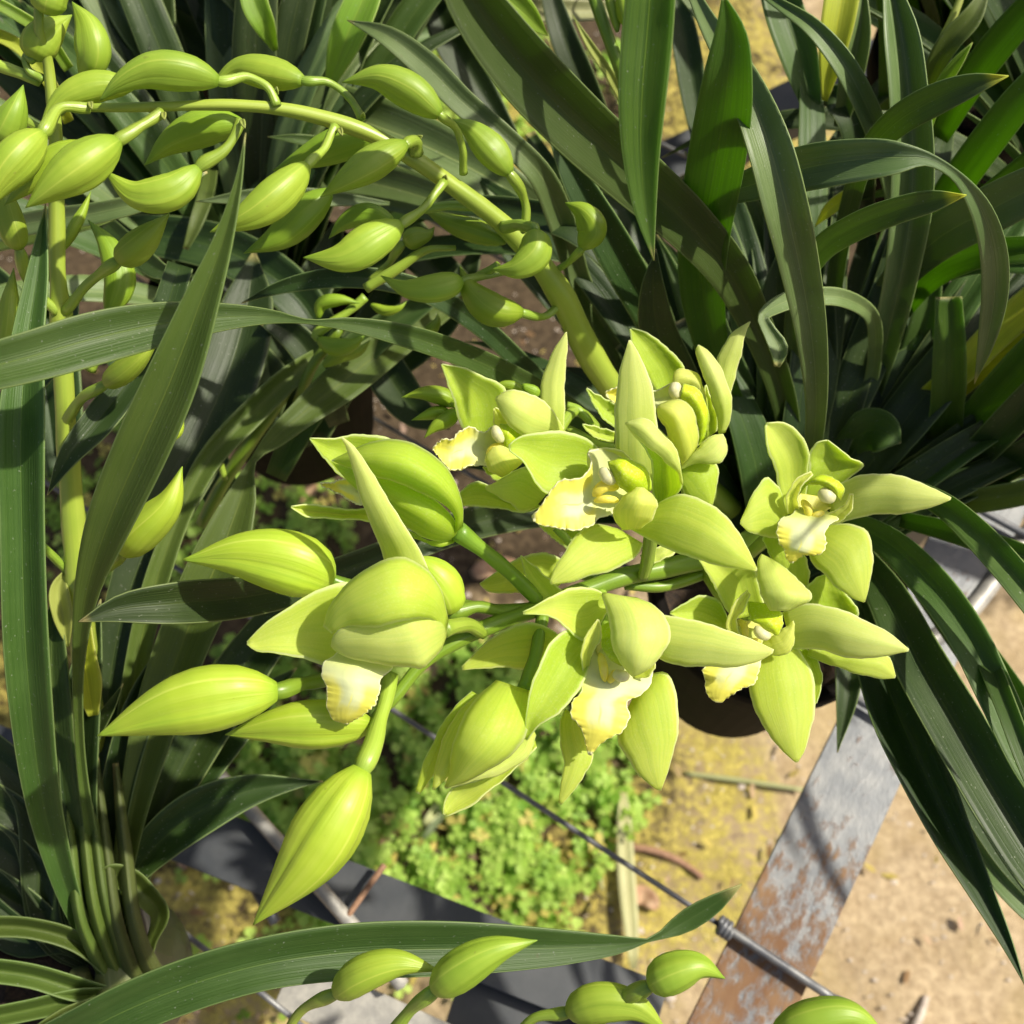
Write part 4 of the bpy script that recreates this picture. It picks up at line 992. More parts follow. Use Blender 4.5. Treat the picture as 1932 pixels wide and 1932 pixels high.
bud(PR, [(1010, 436, 41), (1008, 478, 40.8), (975, 505, 40.7), (928, 508, 40.8)], 72, M_bud, [(950, 428, 42.4), (985, 425, 41.6), (1010, 440, 41)], 12, .3, prof=BUDF)
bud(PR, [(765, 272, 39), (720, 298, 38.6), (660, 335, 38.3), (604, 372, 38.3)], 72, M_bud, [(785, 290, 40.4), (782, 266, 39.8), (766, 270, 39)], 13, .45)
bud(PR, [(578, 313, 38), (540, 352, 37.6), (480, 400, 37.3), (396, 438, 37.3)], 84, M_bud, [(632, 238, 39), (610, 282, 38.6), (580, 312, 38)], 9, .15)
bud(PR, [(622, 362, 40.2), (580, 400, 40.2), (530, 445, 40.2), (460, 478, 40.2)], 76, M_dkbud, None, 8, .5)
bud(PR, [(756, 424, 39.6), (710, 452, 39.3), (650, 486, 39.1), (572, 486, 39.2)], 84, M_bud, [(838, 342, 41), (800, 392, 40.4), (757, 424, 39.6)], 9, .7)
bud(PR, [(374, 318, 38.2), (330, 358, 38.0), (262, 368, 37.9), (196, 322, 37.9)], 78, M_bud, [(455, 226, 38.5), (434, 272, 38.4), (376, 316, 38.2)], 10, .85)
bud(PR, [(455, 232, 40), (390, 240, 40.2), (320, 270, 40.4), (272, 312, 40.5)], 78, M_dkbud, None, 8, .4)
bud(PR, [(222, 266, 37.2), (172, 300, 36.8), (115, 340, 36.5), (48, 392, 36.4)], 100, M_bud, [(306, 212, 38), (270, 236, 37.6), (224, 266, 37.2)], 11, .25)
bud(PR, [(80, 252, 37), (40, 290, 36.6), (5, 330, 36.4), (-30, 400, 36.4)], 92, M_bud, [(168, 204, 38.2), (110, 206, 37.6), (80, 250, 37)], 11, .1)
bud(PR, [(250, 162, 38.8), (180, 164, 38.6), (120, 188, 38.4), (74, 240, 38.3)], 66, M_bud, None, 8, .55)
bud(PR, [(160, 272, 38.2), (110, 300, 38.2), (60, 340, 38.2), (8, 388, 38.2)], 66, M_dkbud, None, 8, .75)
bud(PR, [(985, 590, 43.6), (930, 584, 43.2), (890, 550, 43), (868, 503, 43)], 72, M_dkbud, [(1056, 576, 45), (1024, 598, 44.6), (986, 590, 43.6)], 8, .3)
bud(PR, [(872, 530, 42.8), (820, 545, 42.6), (765, 545, 42.5), (718, 520, 42.6)], 62, M_bud, [(985, 508, 43.8), (920, 520, 43.4), (874, 530, 42.8)], 7, .6, prof=BUDF)
bud(PR, [(955, 455, 43.6), (905, 438, 43.8), (850, 420, 44), (795, 392, 44.2)], 52, M_dkbud, None, 6, .2)
bud(PR, [(762, 458, 44), (785, 448, 44), (810, 440, 44), (820, 428, 44)], 46, M_bud, [(700, 530, 45), (735, 495, 44.6), (764, 457, 44)], 8, .4, prof=BUDF)
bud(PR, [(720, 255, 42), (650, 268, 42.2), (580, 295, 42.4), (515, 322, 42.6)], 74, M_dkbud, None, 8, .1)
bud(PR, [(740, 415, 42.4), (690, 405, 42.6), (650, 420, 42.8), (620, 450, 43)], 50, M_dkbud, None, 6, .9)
tube('stalk', [(690, 545, 44.6), (760, 500, 44.2), (810, 470, 44), (860, 468, 44.2)], [10, 10, 7, 5], M_stalk, PR)
tube('stalk', [(800, 395, 43), (850, 388, 43), (920, 392, 43.2)], [8, 9, 9], M_stalk, PR)
tube('stalk', [(860, 545, 44), (905, 520, 43.6), (940, 500, 43)], [7, 8, 8], M_stalk, PR)

# upright spike of closed buds on the left plant
tube('flower_stem', [(72, -60, 38.5), (74, 20, 38.7), (74, 60, 39), (88, 105, 39.6), (97, 165, 40), (104, 245, 40.4), (107, 400, 41.2), (112, 560, 42), (116, 600, 42.3), (119, 700, 43), (128, 850, 44), (140, 1000, 45), (152, 1150, 46), (163, 1280, 48.4), (178, 1400, 50.4), (200, 1600, 51.4), (215, 1800, 52)],
     [8, 9, 9, 10, 11, 13, 15, 17, 21, 18, 20, 22, 24, 24, 24, 24, 24], M_stem, PL, n=18, nv=80, ridge=.03)
bud(PL, [(86, 26, 38.4), (94, -5, 38.2), (112, -30, 38.2), (125, -60, 38.2)], 76, M_bud, None, 8, .3, prof=BUDF)
bud(PL, [(62, 112, 39.6), (76, 78, 39.6), (100, 55, 39.8), (136, 28, 40)], 78, M_bud, [(82, 150, 40), (52, 130, 39.8), (50, 104, 39.7), (64, 108, 39.6)], 8, .7, prof=BUDF)
bud(PL, [(158, 144, 39.6), (176, 110, 39.2), (170, 60, 39), (136, 3, 39)], 76, M_bud, [(104, 215, 40.4), (135, 180, 40), (158, 144, 39.6)], 11, .1)
bud(PL, [(0, 270, 40), (15, 240, 39.8), (30, 205, 39.6), (44, 160, 39.6)], 68, M_bud, None, 8, .4, prof=BUDF)
bud(PL, [(36, 470, 40), (24, 430, 39.6), (10, 380, 39.4), (-16, 320, 39.2)], 60, M_bud, [(108, 590, 42), (52, 530, 41), (38, 474, 40)], 10, .15, prof=BUDF)
bud(PL, [(224, 492, 40.2), (262, 462, 39.8), (290, 434, 39.6), (320, 402, 39.6)], 68, M_bud, [(122, 588, 42), (178, 524, 41), (226, 490, 40.2)], 10, .5, prof=BUDF)
bud(PL, [(206, 592, 43), (226, 530, 43), (205, 465, 43), (166, 415, 43.2)], 66, M_dkbud, [(170, 700, 44), (196, 640, 43.6), (206, 594, 43)], 10, .8)
bud(PL, [(200, 724, 41.6), (235, 700, 41), (265, 675, 40.6), (300, 640, 40.4)], 54, M_bud, [(122, 800, 43.6), (150, 756, 42.6), (200, 724, 41.6)], 11, .2, prof=BUDF)
bud(PL, [(232, 1042, 42), (270, 1000, 41.4), (318, 950, 41), (344, 880, 41)], 84, M_bigbud, [(160, 1098, 45.6), (205, 1070, 43.6), (234, 1040, 42)], 11, .4, prof=BUDF)
bud(PL, [(8, 660, 41), (16, 610, 41), (20, 560, 41), (26, 505, 41.2)], 46, M_bud, None, 8, .3)
bud(PL, [(120, 470, 43.4), (140, 430, 43.4), (158, 395, 43.6), (172, 360, 43.8)], 26, M_dkbud, None, 8, .3)
bud(PL, [(325, 830, 45), (332, 812, 45), (338, 798, 45), (342, 780, 45)], 30, M_bigbud, None, 8, .3)
tube('stalk', [(-30, 115, 40), (30, 135, 40), (75, 155, 40.2)], [11, 11, 9], M_stem, PL)
tube('stalk', [(-30, 200, 41), (40, 225, 41), (100, 258, 41)], [9, 10, 9], M_stalk, PL)
tube('stalk', [(86, 985, 45), (60, 980, 45), (30, 985, 45)], [7, 7, 7], M_vstem, PL)
tube('stalk', [(150, 1100, 46), (110, 1060, 45), (80, 1030, 44)], [8, 8, 8], M_stalk, PL)
tube('stalk', [(110, 545, 42.6), (88, 500, 42.6), (92, 460, 42.8)], [8, 9, 8], M_stalk, PL)
leaf(PL, [(125, 1072, 45.4), (112, 1110, 45.2), (118, 1160, 45.4), (128, 1220, 46)], [0, 34, 38, 4], M_bract, fold=.25, name='bract')
leaf(PL, [(165, 1180, 45.4), (160, 1240, 45.4), (166, 1290, 45.8), (176, 1350, 46.6)], [14, 44, 52, 20], M_yel, fold=.25, name='bract')
# thin spikes of the pot in the shade
tube('flower_stem', [(545, 735, 53), (490, 810, 53.5), (440, 880, 54.5), (380, 990, 56)], [8, 13, 13, 12], M_vstem, PM)
tube('flower_stem', [(640, 620, 51), (585, 700, 52), (560, 760, 53)], [10, 10, 9], M_vstem, PM)
tube('stalk', [(425, 905, 54), (412, 850, 53.5), (425, 800, 53), (470, 800, 53)], [6, 6, 6, 5], M_stalk, PM)
bud(PM, [(600, 640, 50), (630, 655, 49.8), (665, 650, 49.6), (690, 630, 49.6)], 40, M_dkbud, [(690, 560, 50), (655, 590, 50), (606, 640, 50)], 9, .1)
bud(PM, [(600, 600, 50), (606, 575, 49.8), (640, 566, 49.6), (680, 572, 49.6)], 30, M_dkbud, None, 8, .5)
bud(PM, [(700, 575, 50), (730, 586, 49.8), (755, 580, 49.6), (768, 568, 49.6)], 22, M_dkbud, None, 8, .5)
bud(PM, [(610, 690, 51), (640, 670, 51), (680, 660, 51), (700, 640, 51)], 34, M_bud, None, 8, .5)
bud(PM, [(800, 640, 50), (815, 620, 50), (825, 605, 50), (826, 590, 50)], 28, M_dkbud, None, 8, .5)
# shoots with buds at the top centre
tube('flower_stem', [(1110, -40, 50), (1140, 50, 50), (1170, 130, 50.5), (1200, 230, 52)], [12, 12, 12, 12], M_vstem, PU)
bud(PU, [(1186, 48, 49), (1182, 20, 49), (1176, -10, 49), (1170, -50, 49)], 44, M_bud, [(1192, 110, 50.5), (1188, 75, 49.6), (1186, 46, 49)], 8, .4, prof=BUDF)
bud(PU, [(1165, 60, 49.4), (1160, 30, 49.4), (1150, 0, 49.4), (1140, -40, 49.4)], 24, M_bud, None, 8, .4)

# buds along the bottom edge
bud(PB, [(634, 1874, 37.8), (690, 1836, 37.2), (750, 1818, 37), (832, 1832, 37)], 78, M_bud, [(535, 1960, 39.6), (570, 1905, 38.8), (636, 1872, 37.8)], 10, .15, prof=BUDF)
bud(PB, [(820, 1868, 36.4), (868, 1830, 36), (930, 1795, 35.8), (1014, 1774, 35.8)], 88, M_bud, [(730, 1960, 38), (775, 1905, 37.2), (822, 1866, 36.4)], 13, .4, prof=BUDF)
bud(PB, [(1072, 1910, 37.4), (1130, 1890, 37), (1190, 1895, 36.8), (1262, 1950, 36.8)], 84, M_bud, [(960, 1970, 38.4), (1010, 1920, 37.8), (1074, 1908, 37.4)], 10, .7, prof=BUDF)
bud(PB, [(1226, 1860, 36), (1270, 1836, 35.8), (1318, 1824, 35.7), (1368, 1846, 35.8)], 86, M_bud, [(1100, 1975, 38), (1160, 1895, 37), (1226, 1860, 36)], 12, .25, prof=BUDF)
bud(PB, [(1462, 1965, 35.4), (1530, 1930, 35), (1600, 1918, 34.8), (1685, 1975, 34.8)], 96, M_bud, [(1350, 2040, 36.6), (1400, 1990, 36), (1452, 1958, 35.4)], 14, .5, prof=BUDF)
tube('flower_stem', [(480, 2040, 41), (620, 2030, 40), (800, 2020, 39.6), (1000, 2030, 39.6), (1180, 2040, 40), (1350, 2090, 42), (1300, 2300, 50), (1180, 2420, 56)], [9, 12, 14, 15, 16, 18, 20, 20], M_stem, PB, n=14, nv=40)

# ------------------------------------------------------------------ the open flower spike (centre plant)
random.seed(33)
tube('flower_stem', [(615, 1390, 39.8), (680, 1375, 40), (735, 1325, 40.2), (795, 1255, 40.6), (870, 1205, 41), (960, 1168, 41.6), (1060, 1130, 42.4), (1180, 1088, 43.2), (1300, 1062, 44.2), (1400, 1030, 46), (1470, 980, 50), (1500, 940, 54)],
     [5, 8, 12, 12, 15, 16, 17, 18, 20, 21, 22, 20], M_vstem, PR, n=18, nv=70, ridge=.03)
tube('flower_stem', [(1180, 1105, 43.6), (1260, 1105, 44), (1330, 1082, 45)], [9, 11, 11], M_vstem, PR)
def flower(pts, rad, mat=None):
    return tube('flower', pts, rad, mat or M_vstem, PR, n=12, ridge=.04)
def pet(f, L, R, d, name='petal', mat=None, **kw):
    kw.setdefault('cup', .25)
    return surf(name, L, R, d, f, mat or M_petal, **kw)
def blob(name, f, pts, w, mat, n=16, prof=None):
    prof = prof or [(0, .1), (.06, .45), (.2, .85), (.5, 1), (.8, .85), (.94, .45), (1, .05)]
    c = smooth(pts, 16)
    rr = np.interp(np.linspace(0, 1, 17), [q[0] for q in prof], [q[1] for q in prof])
    return tube_w(name, [P(*q) for q in c], [r*w/2*q[2]/100/FPX for r, q in zip(rr, c)], mat, f, n=n)
S_ = 'sepal'

# --- J: half open flower, upper left of the spike
J = flower([(1015, 1132, 42), (950, 1070, 41), (900, 1030, 40.3), (862, 1002, 39.8)], [14, 14, 15, 20])
pet(J, ZJ((1560, 980), (1560, 800), (1500, 620), (1380, 450), (1180, 310), (1000, 275), (800, 300), (640, 370), (500, 440)),
       ZJ((1500, 1030), (1500, 900), (1380, 780), (1180, 680), (1000, 610), (830, 565), (700, 520), (590, 480), (500, 440)), [39.6, 38.2, 37.7, 37.6, 38.0, 38.6], S_, M_petal2, cup=-.9, tilt=-.25, wave=0)
pet(J, ZJ((1530, 1020), (1490, 920), (1380, 800), (1180, 680), (1000, 600), (800, 550), (640, 500), (495, 445)),
       ZJ((1500, 1075), (1400, 1095), (1260, 1075), (1080, 960), (900, 850), (760, 720), (620, 600), (495, 445)), [39.9, 38.9, 38.5, 38.5, 38.8, 39.2], 'petal', M_petal2, cup=-.6, tilt=.3)
pet(J, ZJ((1500, 1090), (1380, 1105), (1250, 1080), (1120, 1010), (1000, 900)),
       ZJ((1490, 1110), (1400, 1140), (1260, 1110), (1130, 1040), (1000, 920)), [40, 39.8, 39.6, 39.6], S_, M_petal2, cup=-.1)
pet(J, ZJ((1050, 300), (980, 268), (850, 235), (680, 232), (480, 262), (318, 258)),
       ZJ((760, 600), (690, 590), (620, 600), (560, 560), (430, 420), (318, 268)), [40.2, 40, 39.8, 39.4], S_, M_petal2, cup=.3)
pet(J, ZJ((950, 860), (850, 840), (700, 840), (520, 830), (330, 798), (165, 815)),
       ZJ((950, 950), (850, 945), (700, 925), (500, 915), (280, 895), (165, 825)), [40.4, 40, 39.7, 39.5], 'petal', M_petal, cup=.45, fold=-.1)
surf('lip', ZJ((860, 660), (740, 590), (600, 590), (500, 620), (405, 625)), ZJ((900, 840), (800, 790), (730, 800), (560, 715), (405, 645)), [39.6, 39.4, 39.2, 39.2], J, M_lip, cup=.5, frill=.085, ffreq=11, nv=40, nu=12)

# --- I: half open flower with a long upright sepal
I = flower([(912, 1196, 41), (885, 1180, 40.2), (860, 1180, 39.4), (835, 1188, 38.8)], [11, 14, 15, 18], M_stalk)
pet(I, ZJ((930, 1270), (870, 1080), (800, 930), (740, 760), (690, 600), (650, 440), (610, 320), (575, 255)),
       ZJ((1290, 1340), (1200, 1140), (1080, 960), (970, 780), (860, 600), (760, 440), (660, 310), (580, 252)), [38.2, 37.5, 37, 36.6, 36.2, 35.8], S_, M_petal3, cup=-.35)
pet(I, ZI((1720, 640), (1640, 350), (1500, 190), (1340, 128), (1180, 155), (1000, 260), (850, 400), (750, 540), (705, 690)),
       ZI((1690, 760), (1600, 640), (1500, 620), (1300, 660), (1150, 690), (1000, 690), (900, 690), (820, 730), (775, 745)), [38.4, 36.9, 36.2, 36, 36.1, 36.4, 36.8], S_, M_petal, cup=-.6, tilt=-.42)
pet(I, ZI((1715, 640), (1640, 560), (1500, 570), (1350, 620), (1180, 660), (1000, 670), (850, 700), (780, 780), (770, 850)),
       ZI((1700, 780), (1660, 880), (1580, 960), (1510, 1035), (1400, 1020), (1200, 1000), (1000, 965), (860, 920), (790, 875)), [38.5, 37, 36.5, 36.4, 36.4, 36.6, 36.9], 'petal', M_petal3, cup=-.35, tilt=.40, wave=.05)
pet(I, ZI((1100, 560), (900, 325), (780, 345), (560, 450), (330, 590), (170, 720), (80, 815)),
       ZI((1100, 900), (900, 980), (740, 1010), (560, 960), (300, 905), (150, 890), (80, 835)), [38.8, 38.2, 37.9, 37.7, 37.8], 'petal', M_petal, cup=.35)
surf('lip', ZI((860, 860), (800, 920), (700, 1000), (690, 1080), (735, 1200), (730, 1320), (790, 1450), (880, 1478)),
     ZI((1290, 960), (1270, 1020), (1215, 1080), (1190, 1090), (1160, 1220), (1120, 1330), (1040, 1400), (900, 1485)), [37.8, 37.4, 37.2, 37.2, 37.4, 37.7], I, M_lip, cup=-.45, frill=.085, ffreq=11, nv=44, nu=12)

# --- closed and swelling buds on the spike
SEAM_H = .17; BUD_SLIM = 1.0
bud(PR, [(625, 1095, 40.4), (560, 1066, 39.8), (470, 1048, 39.5), (345, 1056, 39.4)], 118, M_bigbud, [(1000, 1150, 42), (930, 1150, 41.6), (860, 1138, 41.4), (700, 1120, 41)], 12, .95, M_vstem, prof=BUDF)
bud(PR, [(522, 1304, 37.6), (450, 1310, 37.2), (340, 1330, 36.9), (184, 1388, 36.7)], 122, M_bigbud, [(620, 1282, 39.6), (575, 1290, 38.6), (524, 1304, 37.6)], 15, .98, M_vstem)
bud(PR, [(700, 1368, 39.2), (630, 1365, 38.8), (530, 1368, 38.6), (425, 1386, 38.6)], 92, M_bigbud, None, 8, .1)
bud(PR, [(684, 1452, 37.4), (645, 1520, 37.0), (590, 1610, 36.8), (478, 1745, 36.8)], 128, M_bigbud, [(738, 1275, 40.2), (720, 1350, 39), (684, 1452, 37.4)], 16, .58, M_stalk)
bud(PR, [(845, 1150, 40.8), (835, 1110, 40.2), (810, 1075, 39.8), (770, 1050, 39.6)], 84, M_bigbud, [(1010, 1150, 42.2), (940, 1152, 41.6), (900, 1145, 41.2), (846, 1128, 40.8)], 13, .2, M_vstem, prof=BUDF)

SEAM_H = .10
# --- H: half open flower hanging below
H = flower([(1024, 1160, 41.8), (1016, 1210, 41.2), (1002, 1265, 40.4), (990, 1300, 39.9)], [12, 12, 13, 16])
pet(H, T12((760, 80), (660, 170), (560, 330), (480, 500), (440, 655)), T12((830, 120), (720, 240), (620, 360), (570, 500), (460, 668)), [40.2, 39.8, 39.6, 39.6], S_, M_petal2, cup=-.25, tilt=.2)
pet(H, T12((850, 60), (700, 180), (610, 320), (560, 480), (536, 640)), T12((960, 120), (800, 280), (720, 420), (660, 520), (545, 642)), [39.9, 39.3, 39.1, 39.1], 'petal', M_petal, cup=-.3)
pet(H, T12((900, 18), (760, 150), (680, 300), (640, 450), (630, 560), (606, 625)), T12((1090, 80), (1085, 250), (1050, 370), (930, 480), (780, 570), (610, 630)), [39.8, 38.8, 38.3, 38.2, 38.6, 39], 'petal', M_petal, cup=-.7)
pet(H, T12((1080, 240), (1040, 380), (930, 475), (780, 560), (606, 624)), T12((1125, 330), (1080, 450), (960, 535), (780, 590), (612, 634)), [39.2, 38.9, 38.8, 39], 'petal', M_petal3, cup=-.15)
pet(H, T12((1110, 320), (950, 500), (800, 580), (640, 640), (600, 720), (596, 780)), T12((1130, 400), (1010, 520), (860, 650), (760, 730), (680, 770), (612, 796)), [39.7, 39.5, 39.4, 39.5], S_, M_petal, cup=.3)

# --- G: back petals of a flower turned away, seen between A and F
Gf = flower([(1150, 1100, 43.6), (1120, 1090, 43.6), (1090, 1080, 43.4)], [10, 10, 12])
pet(Gf, T11((1330, 1290), (1250, 1245), (1160, 1222), (1060, 1240), (930, 1310), (805, 1398)), T11((1260, 1410), (1180, 1445), (1050, 1452), (950, 1450), (850, 1442), (808, 1404)), [43, 42.7, 42.4, 42.4], S_, M_petal, cup=.2)
pet(Gf, T11((1170, 1520), (1110, 1430), (1060, 1330), (1038, 1240)), T11((1290, 1450), (1200, 1370), (1120, 1300), (1042, 1238)), [41.9, 41.6, 41.2], 'petal', M_petal, cup=.2)
pet(Gf, T11((1320, 1210), (1250, 1160), (1190, 1110), (1140, 1060)), T11((1390, 1090), (1300, 1040), (1220, 1030), (1140, 1040)), [42.6, 42.6, 42.6], 'petal', M_petal2, cup=.2)
pet(Gf, T11((1720, 1240), (1800, 1200), (1880, 1150), (1960, 1120)), T11((1780, 1290), (1850, 1260), (1920, 1220), (1975, 1150)), [42.4, 42.4, 42.6], S_, M_petal3, cup=.2)
tube('stalk', T11((1240, 1080), (1290, 1130), (1340, 1180)) and [(x, y, 42) for x, y in T11((1240, 1080), (1290, 1130), (1350, 1200))], [8, 8, 8], M_stalk, PR)

# --- A: the central open flower, lip to the lower left
A = flower([(1214, 1090, 43), (1222, 1050, 42.2), (1228, 1010, 41.2), (1225, 960, 40.3)], [11, 13, 14, 18], M_stalk)
pet(A, T11((1620, 800), (1580, 620), (1578, 400), (1600, 200), (1630, 90), (1656, 8)), T11((1830, 800), (1818, 620), (1812, 420), (1790, 290), (1735, 130), (1664, 8)), [40.2, 39.4, 38.8, 38.4, 38], S_, M_petal3, cup=-.2)
pet(A, T11((1500, 640), (1400, 560), (1250, 528), (1110, 540), (1000, 580), (968, 610)), T11((1500, 900), (1350, 860), (1190, 890), (1110, 800), (1050, 700), (974, 640)), [40, 39.4, 38.9, 38.7], 'petal', M_petal2, cup=.4)
pet(A, ZC((610, 1900), (560, 1750), (570, 1600), (520, 1400), (400, 1250), (315, 1130)), ZC((750, 1850), (850, 1720), (832, 1560), (780, 1360), (640, 1220), (480, 1085), (320, 1125))[0:7], [39.9, 39.3, 38.6, 38, 37.8], 'petal', M_petal2, cup=.5, tilt=-.5)
pet(A, ZC((835, 1680), (815, 1600), (700, 1500), (560, 1370), (420, 1270), (312, 1128)), ZC((858, 1720), (838, 1580), (790, 1370), (650, 1220), (500, 1080), (316, 1124)), [38.4, 37.7, 37.2, 37.2, 37.4], 'petal', M_petal3, cup=-.3)
pet(A, [(1193, 1000), (1215, 1013), (1262, 1036), (1330, 1060), (1385, 1072), (1427, 1077)], [(1222, 960), (1285, 933), (1335, 948), (1375, 980), (1405, 1025), (1428, 1073)], [39.6, 38.7, 38, 37.7, 37.8], S_, M_petal, cup=-.4)
pet(A, T11((1590, 1085), (1440, 1060), (1340, 1140), (1270, 1250), (1220, 1340), (1203, 1392)), T11((1735, 1170), (1720, 1210), (1610, 1300), (1450, 1350), (1310, 1390), (1212, 1402)), [40, 39.2, 38.7, 38.5], S_, M_petal, cup=-.3)
surf('lip', T11((1700, 780), (1560, 640), (1425, 650), (1440, 700), (1390, 790), (1270, 805), (1200, 880), (1150, 960), (1105, 1010)), T11((1680, 900), (1640, 960), (1570, 1000), (1500, 1020), (1430, 1075), (1340, 1095), (1240, 1080), (1150, 1062), (1110, 1040)), [39.7, 39.3, 38.8, 38.4, 38.1, 38.1, 38.3], A, M_lip, cup=.25, frill=.085, ffreq=11, nv=52, nu=14)
surf('side_lobe', T11((1690, 920), (1560, 800), (1430, 740), (1420, 660)), T11((1720, 860), (1700, 730), (1600, 635), (1430, 632)), [39.8, 39.4, 39, 38.9], A, M_lobe, cup=.4)
surf('side_lobe', T11((1620, 1090), (1565, 1000), (1600, 930), (1700, 850)), T11((1720, 1085), (1800, 1010), (1815, 930), (1740, 852)), [39.2, 38.3, 37.8, 37.9], A, M_lobe, cup=-.6)
blob('callus', A, [(*T11((1450, 900))[0], 38.3), (*T11((1520, 840))[0], 38.2), (*T11((1600, 850))[0], 38.6)], 24, M_callus)
blob('callus', A, [(*T11((1455, 925))[0], 38.2), (*T11((1530, 915))[0], 38.0), (*T11((1600, 925))[0], 38.4)], 16, M_callus)
surf('column', T11((1740, 900), (1660, 880), (1600, 840), (1570, 790), (1545, 730)), T11((1785, 860), (1770, 770), (1700, 705), (1610, 685), (1535, 705)), [39.2, 38.3, 37.9, 38], A, M_column, cup=-.5)
blob('anther_cap', A, [(*T11((1575, 825))[0], 38.1), (*T11((1530, 785))[0], 37.9), (*T11((1495, 740))[0], 38.1)], 26, M_anther)

# --- B: open flower behind, upper left
Bf = flower([(1150, 860, 45), (1120, 800, 44.4), (1085, 775, 43.4), (1060, 800, 42.6), (1040, 850, 42)], [8, 9, 10, 12, 14], M_stalk)
pet(Bf, T11((760, 560), (700, 500), (660, 370), (620, 250), (586, 148)), T11((900, 520), (960, 400), (960, 300), (840, 220), (715, 168), (592, 145)), [42, 41.6, 41.2, 41], 'petal', M_petal2, cup=.3)
pet(Bf, T11((1190, 560), (1150, 330), (1170, 200), (1220, 80), (1295, -35)), T11((1285, 560), (1290, 330), (1292, 180), (1306, 60), (1300, -38)), [42, 41.7, 41.5, 41.3], S_, M_petal3, cup=-.15)
pet(Bf, T11((1260, 610), (1170, 560), (1050, 555), (990, 510), (930, 430), (897, 350)), T11((1290, 530), (1240, 440), (1160, 350), (1060, 305), (960, 298), (900, 335)), [41.6, 40.9, 40.3, 40.1, 40.2], 'petal', M_petal3, cup=-.35)
pet(Bf, T11((1120, 960), (1050, 985), (960, 930), (900, 895), (840, 860)), T11((1200, 870), (1100, 735), (980, 765), (890, 825), (836, 845)), [41.6, 41, 40.6, 40.5], S_, M_petal, cup=-.3)
pet(Bf, T11((1160, 960), (1080, 990), (950, 975), (820, 958), (690, 955)), T11((1110, 930), (1000, 930), (860, 840), (780, 815), (688, 880)), [42.4, 42.2, 42, 42], S_, M_petal2, cup=.2)
pet(Bf, T11((960, 830), (910, 810), (870, 790), (822, 735)), T11((1000, 760), (960, 760), (900, 750), (826, 728)), [42.3, 42.3, 42.3], S_, M_petal2, cup=.1)
surf('lip', T11((950, 530), (880, 500), (830, 535), (760, 505), (700, 520), (650, 570), (590, 575), (535, 625)), T11((960, 700), (880, 730), (800, 722), (740, 730), (690, 750), (640, 750), (590, 700), (540, 635)), [41.6, 41.2, 40.9, 40.7, 40.7, 40.9], Bf, M_lip, cup=.3, frill=.085, ffreq=11, nv=46, nu=12)
surf('side_lobe', T11((930, 790), (850, 740), (840, 680), (880, 620)), T11((1010, 740), (1060, 690), (1000, 640), (920, 610)), [40.9, 40.5, 40.4], Bf, M_lobe, cup=-.35)
surf('side_lobe', T11((960, 560), (900, 530), (885, 460), (885, 400)), T11((1000, 500), (970, 460), (940, 420), (895, 392)), [41.5, 41.2, 41], Bf, M_lobe, cup=.2)
surf('column', T11((1050, 640), (980, 640), (940, 600), (920, 520)), T11((1060, 560), (1010, 500), (960, 488), (920, 490)), [41.2, 40.6, 40.5], Bf, M_column, cup=-.35)
blob('anther_cap', Bf, [(*T11((940, 590))[0], 40.6), (*T11((905, 545))[0], 40.4), (*T11((890, 495))[0], 40.6)], 22, M_anther)
blob('callus', Bf, [(*T11((845, 670))[0], 40.9), (*T11((890, 625))[0], 40.7), (*T11((960, 625))[0], 40.9)], 18, M_callus)

# --- Cc: open flower at the top right
Cc = flower([(1290, 1010, 45), (1300, 950, 44), (1290, 900, 43), (1285, 880, 42.4)], [10, 11, 12, 14], M_stalk)
pet(Cc, ZC((620, 850), (540, 720), (440, 520), (380, 380), (355, 232)), ZC((800, 800), (880, 620), (780, 480), (600, 320), (480, 250), (372, 222)), [42.8, 42.5, 42.3, 42.2], 'petal', M_petal2, cup=.3)
pet(Cc, ZC((1130, 900), (1150, 650), (1200, 480), (1300, 300), (1400, 215), (1496, 160)), ZC((1300, 900), (1350, 700), (1400, 520), (1430, 390), (1460, 250), (1500, 162)), [42.8, 42.5, 42.2, 42], S_, M_petal3, cup=-.15)
pet(Cc, ZC((1200, 1230), (1180, 1050), (1120, 860), (1060, 680), (1000, 530), (985, 430), (1005, 385)), ZC((1255, 1215), (1310, 1080), (1315, 880), (1270, 720), (1190, 560), (1100, 440), (1010, 385)), [42, 41.3, 41, 41], 'petal', M_petal3, cup=-.35)
pet(Cc, ZC((990, 1350), (1060, 1100), (1060, 850), (1070, 770)), ZC((1180, 1200), (1190, 1100), (1130, 900), (1080, 760)), [42.2, 42, 41.9], 'petal', M_petal, cup=.3)
pet(Cc, ZC((830, 1560), (950, 1420), (1050, 1310), (1150, 1240), (1240, 1232)), ZC((835, 1570), (960, 1510), (1100, 1510), (1230, 1490), (1278, 1400), (1262, 1280)), [41.6, 41.3, 41.2, 41.2], S_, M_petal3, cup=-.25)
pet(Cc, ZC((830, 1580), (840, 1700), (870, 1800), (960, 1850), (1120, 1910)), ZC((900, 1540), (1100, 1500), (1180, 1520), (1190, 1640), (1140, 1900)), [41.9, 41.8, 41.9], S_, M_petal2, cup=-.3)
pet(Cc, ZC((230, 1180), (100, 1080), (20, 960), (-60, 800)), ZC((240, 960), (120, 890), (20, 840), (-55, 790)), [42.2, 42.1, 42], S_, M_petal2, cup=.2)
surf('side_lobe', ZC((850, 1530), (740, 1340), (700, 1180), (620, 1050), (610, 990)), ZC((990, 1360), (1005, 1250), (970, 1060), (900, 930), (780, 905), (640, 950)), [41.5, 40.9, 40.6, 40.7], Cc, M_lobe, cup=-.7)
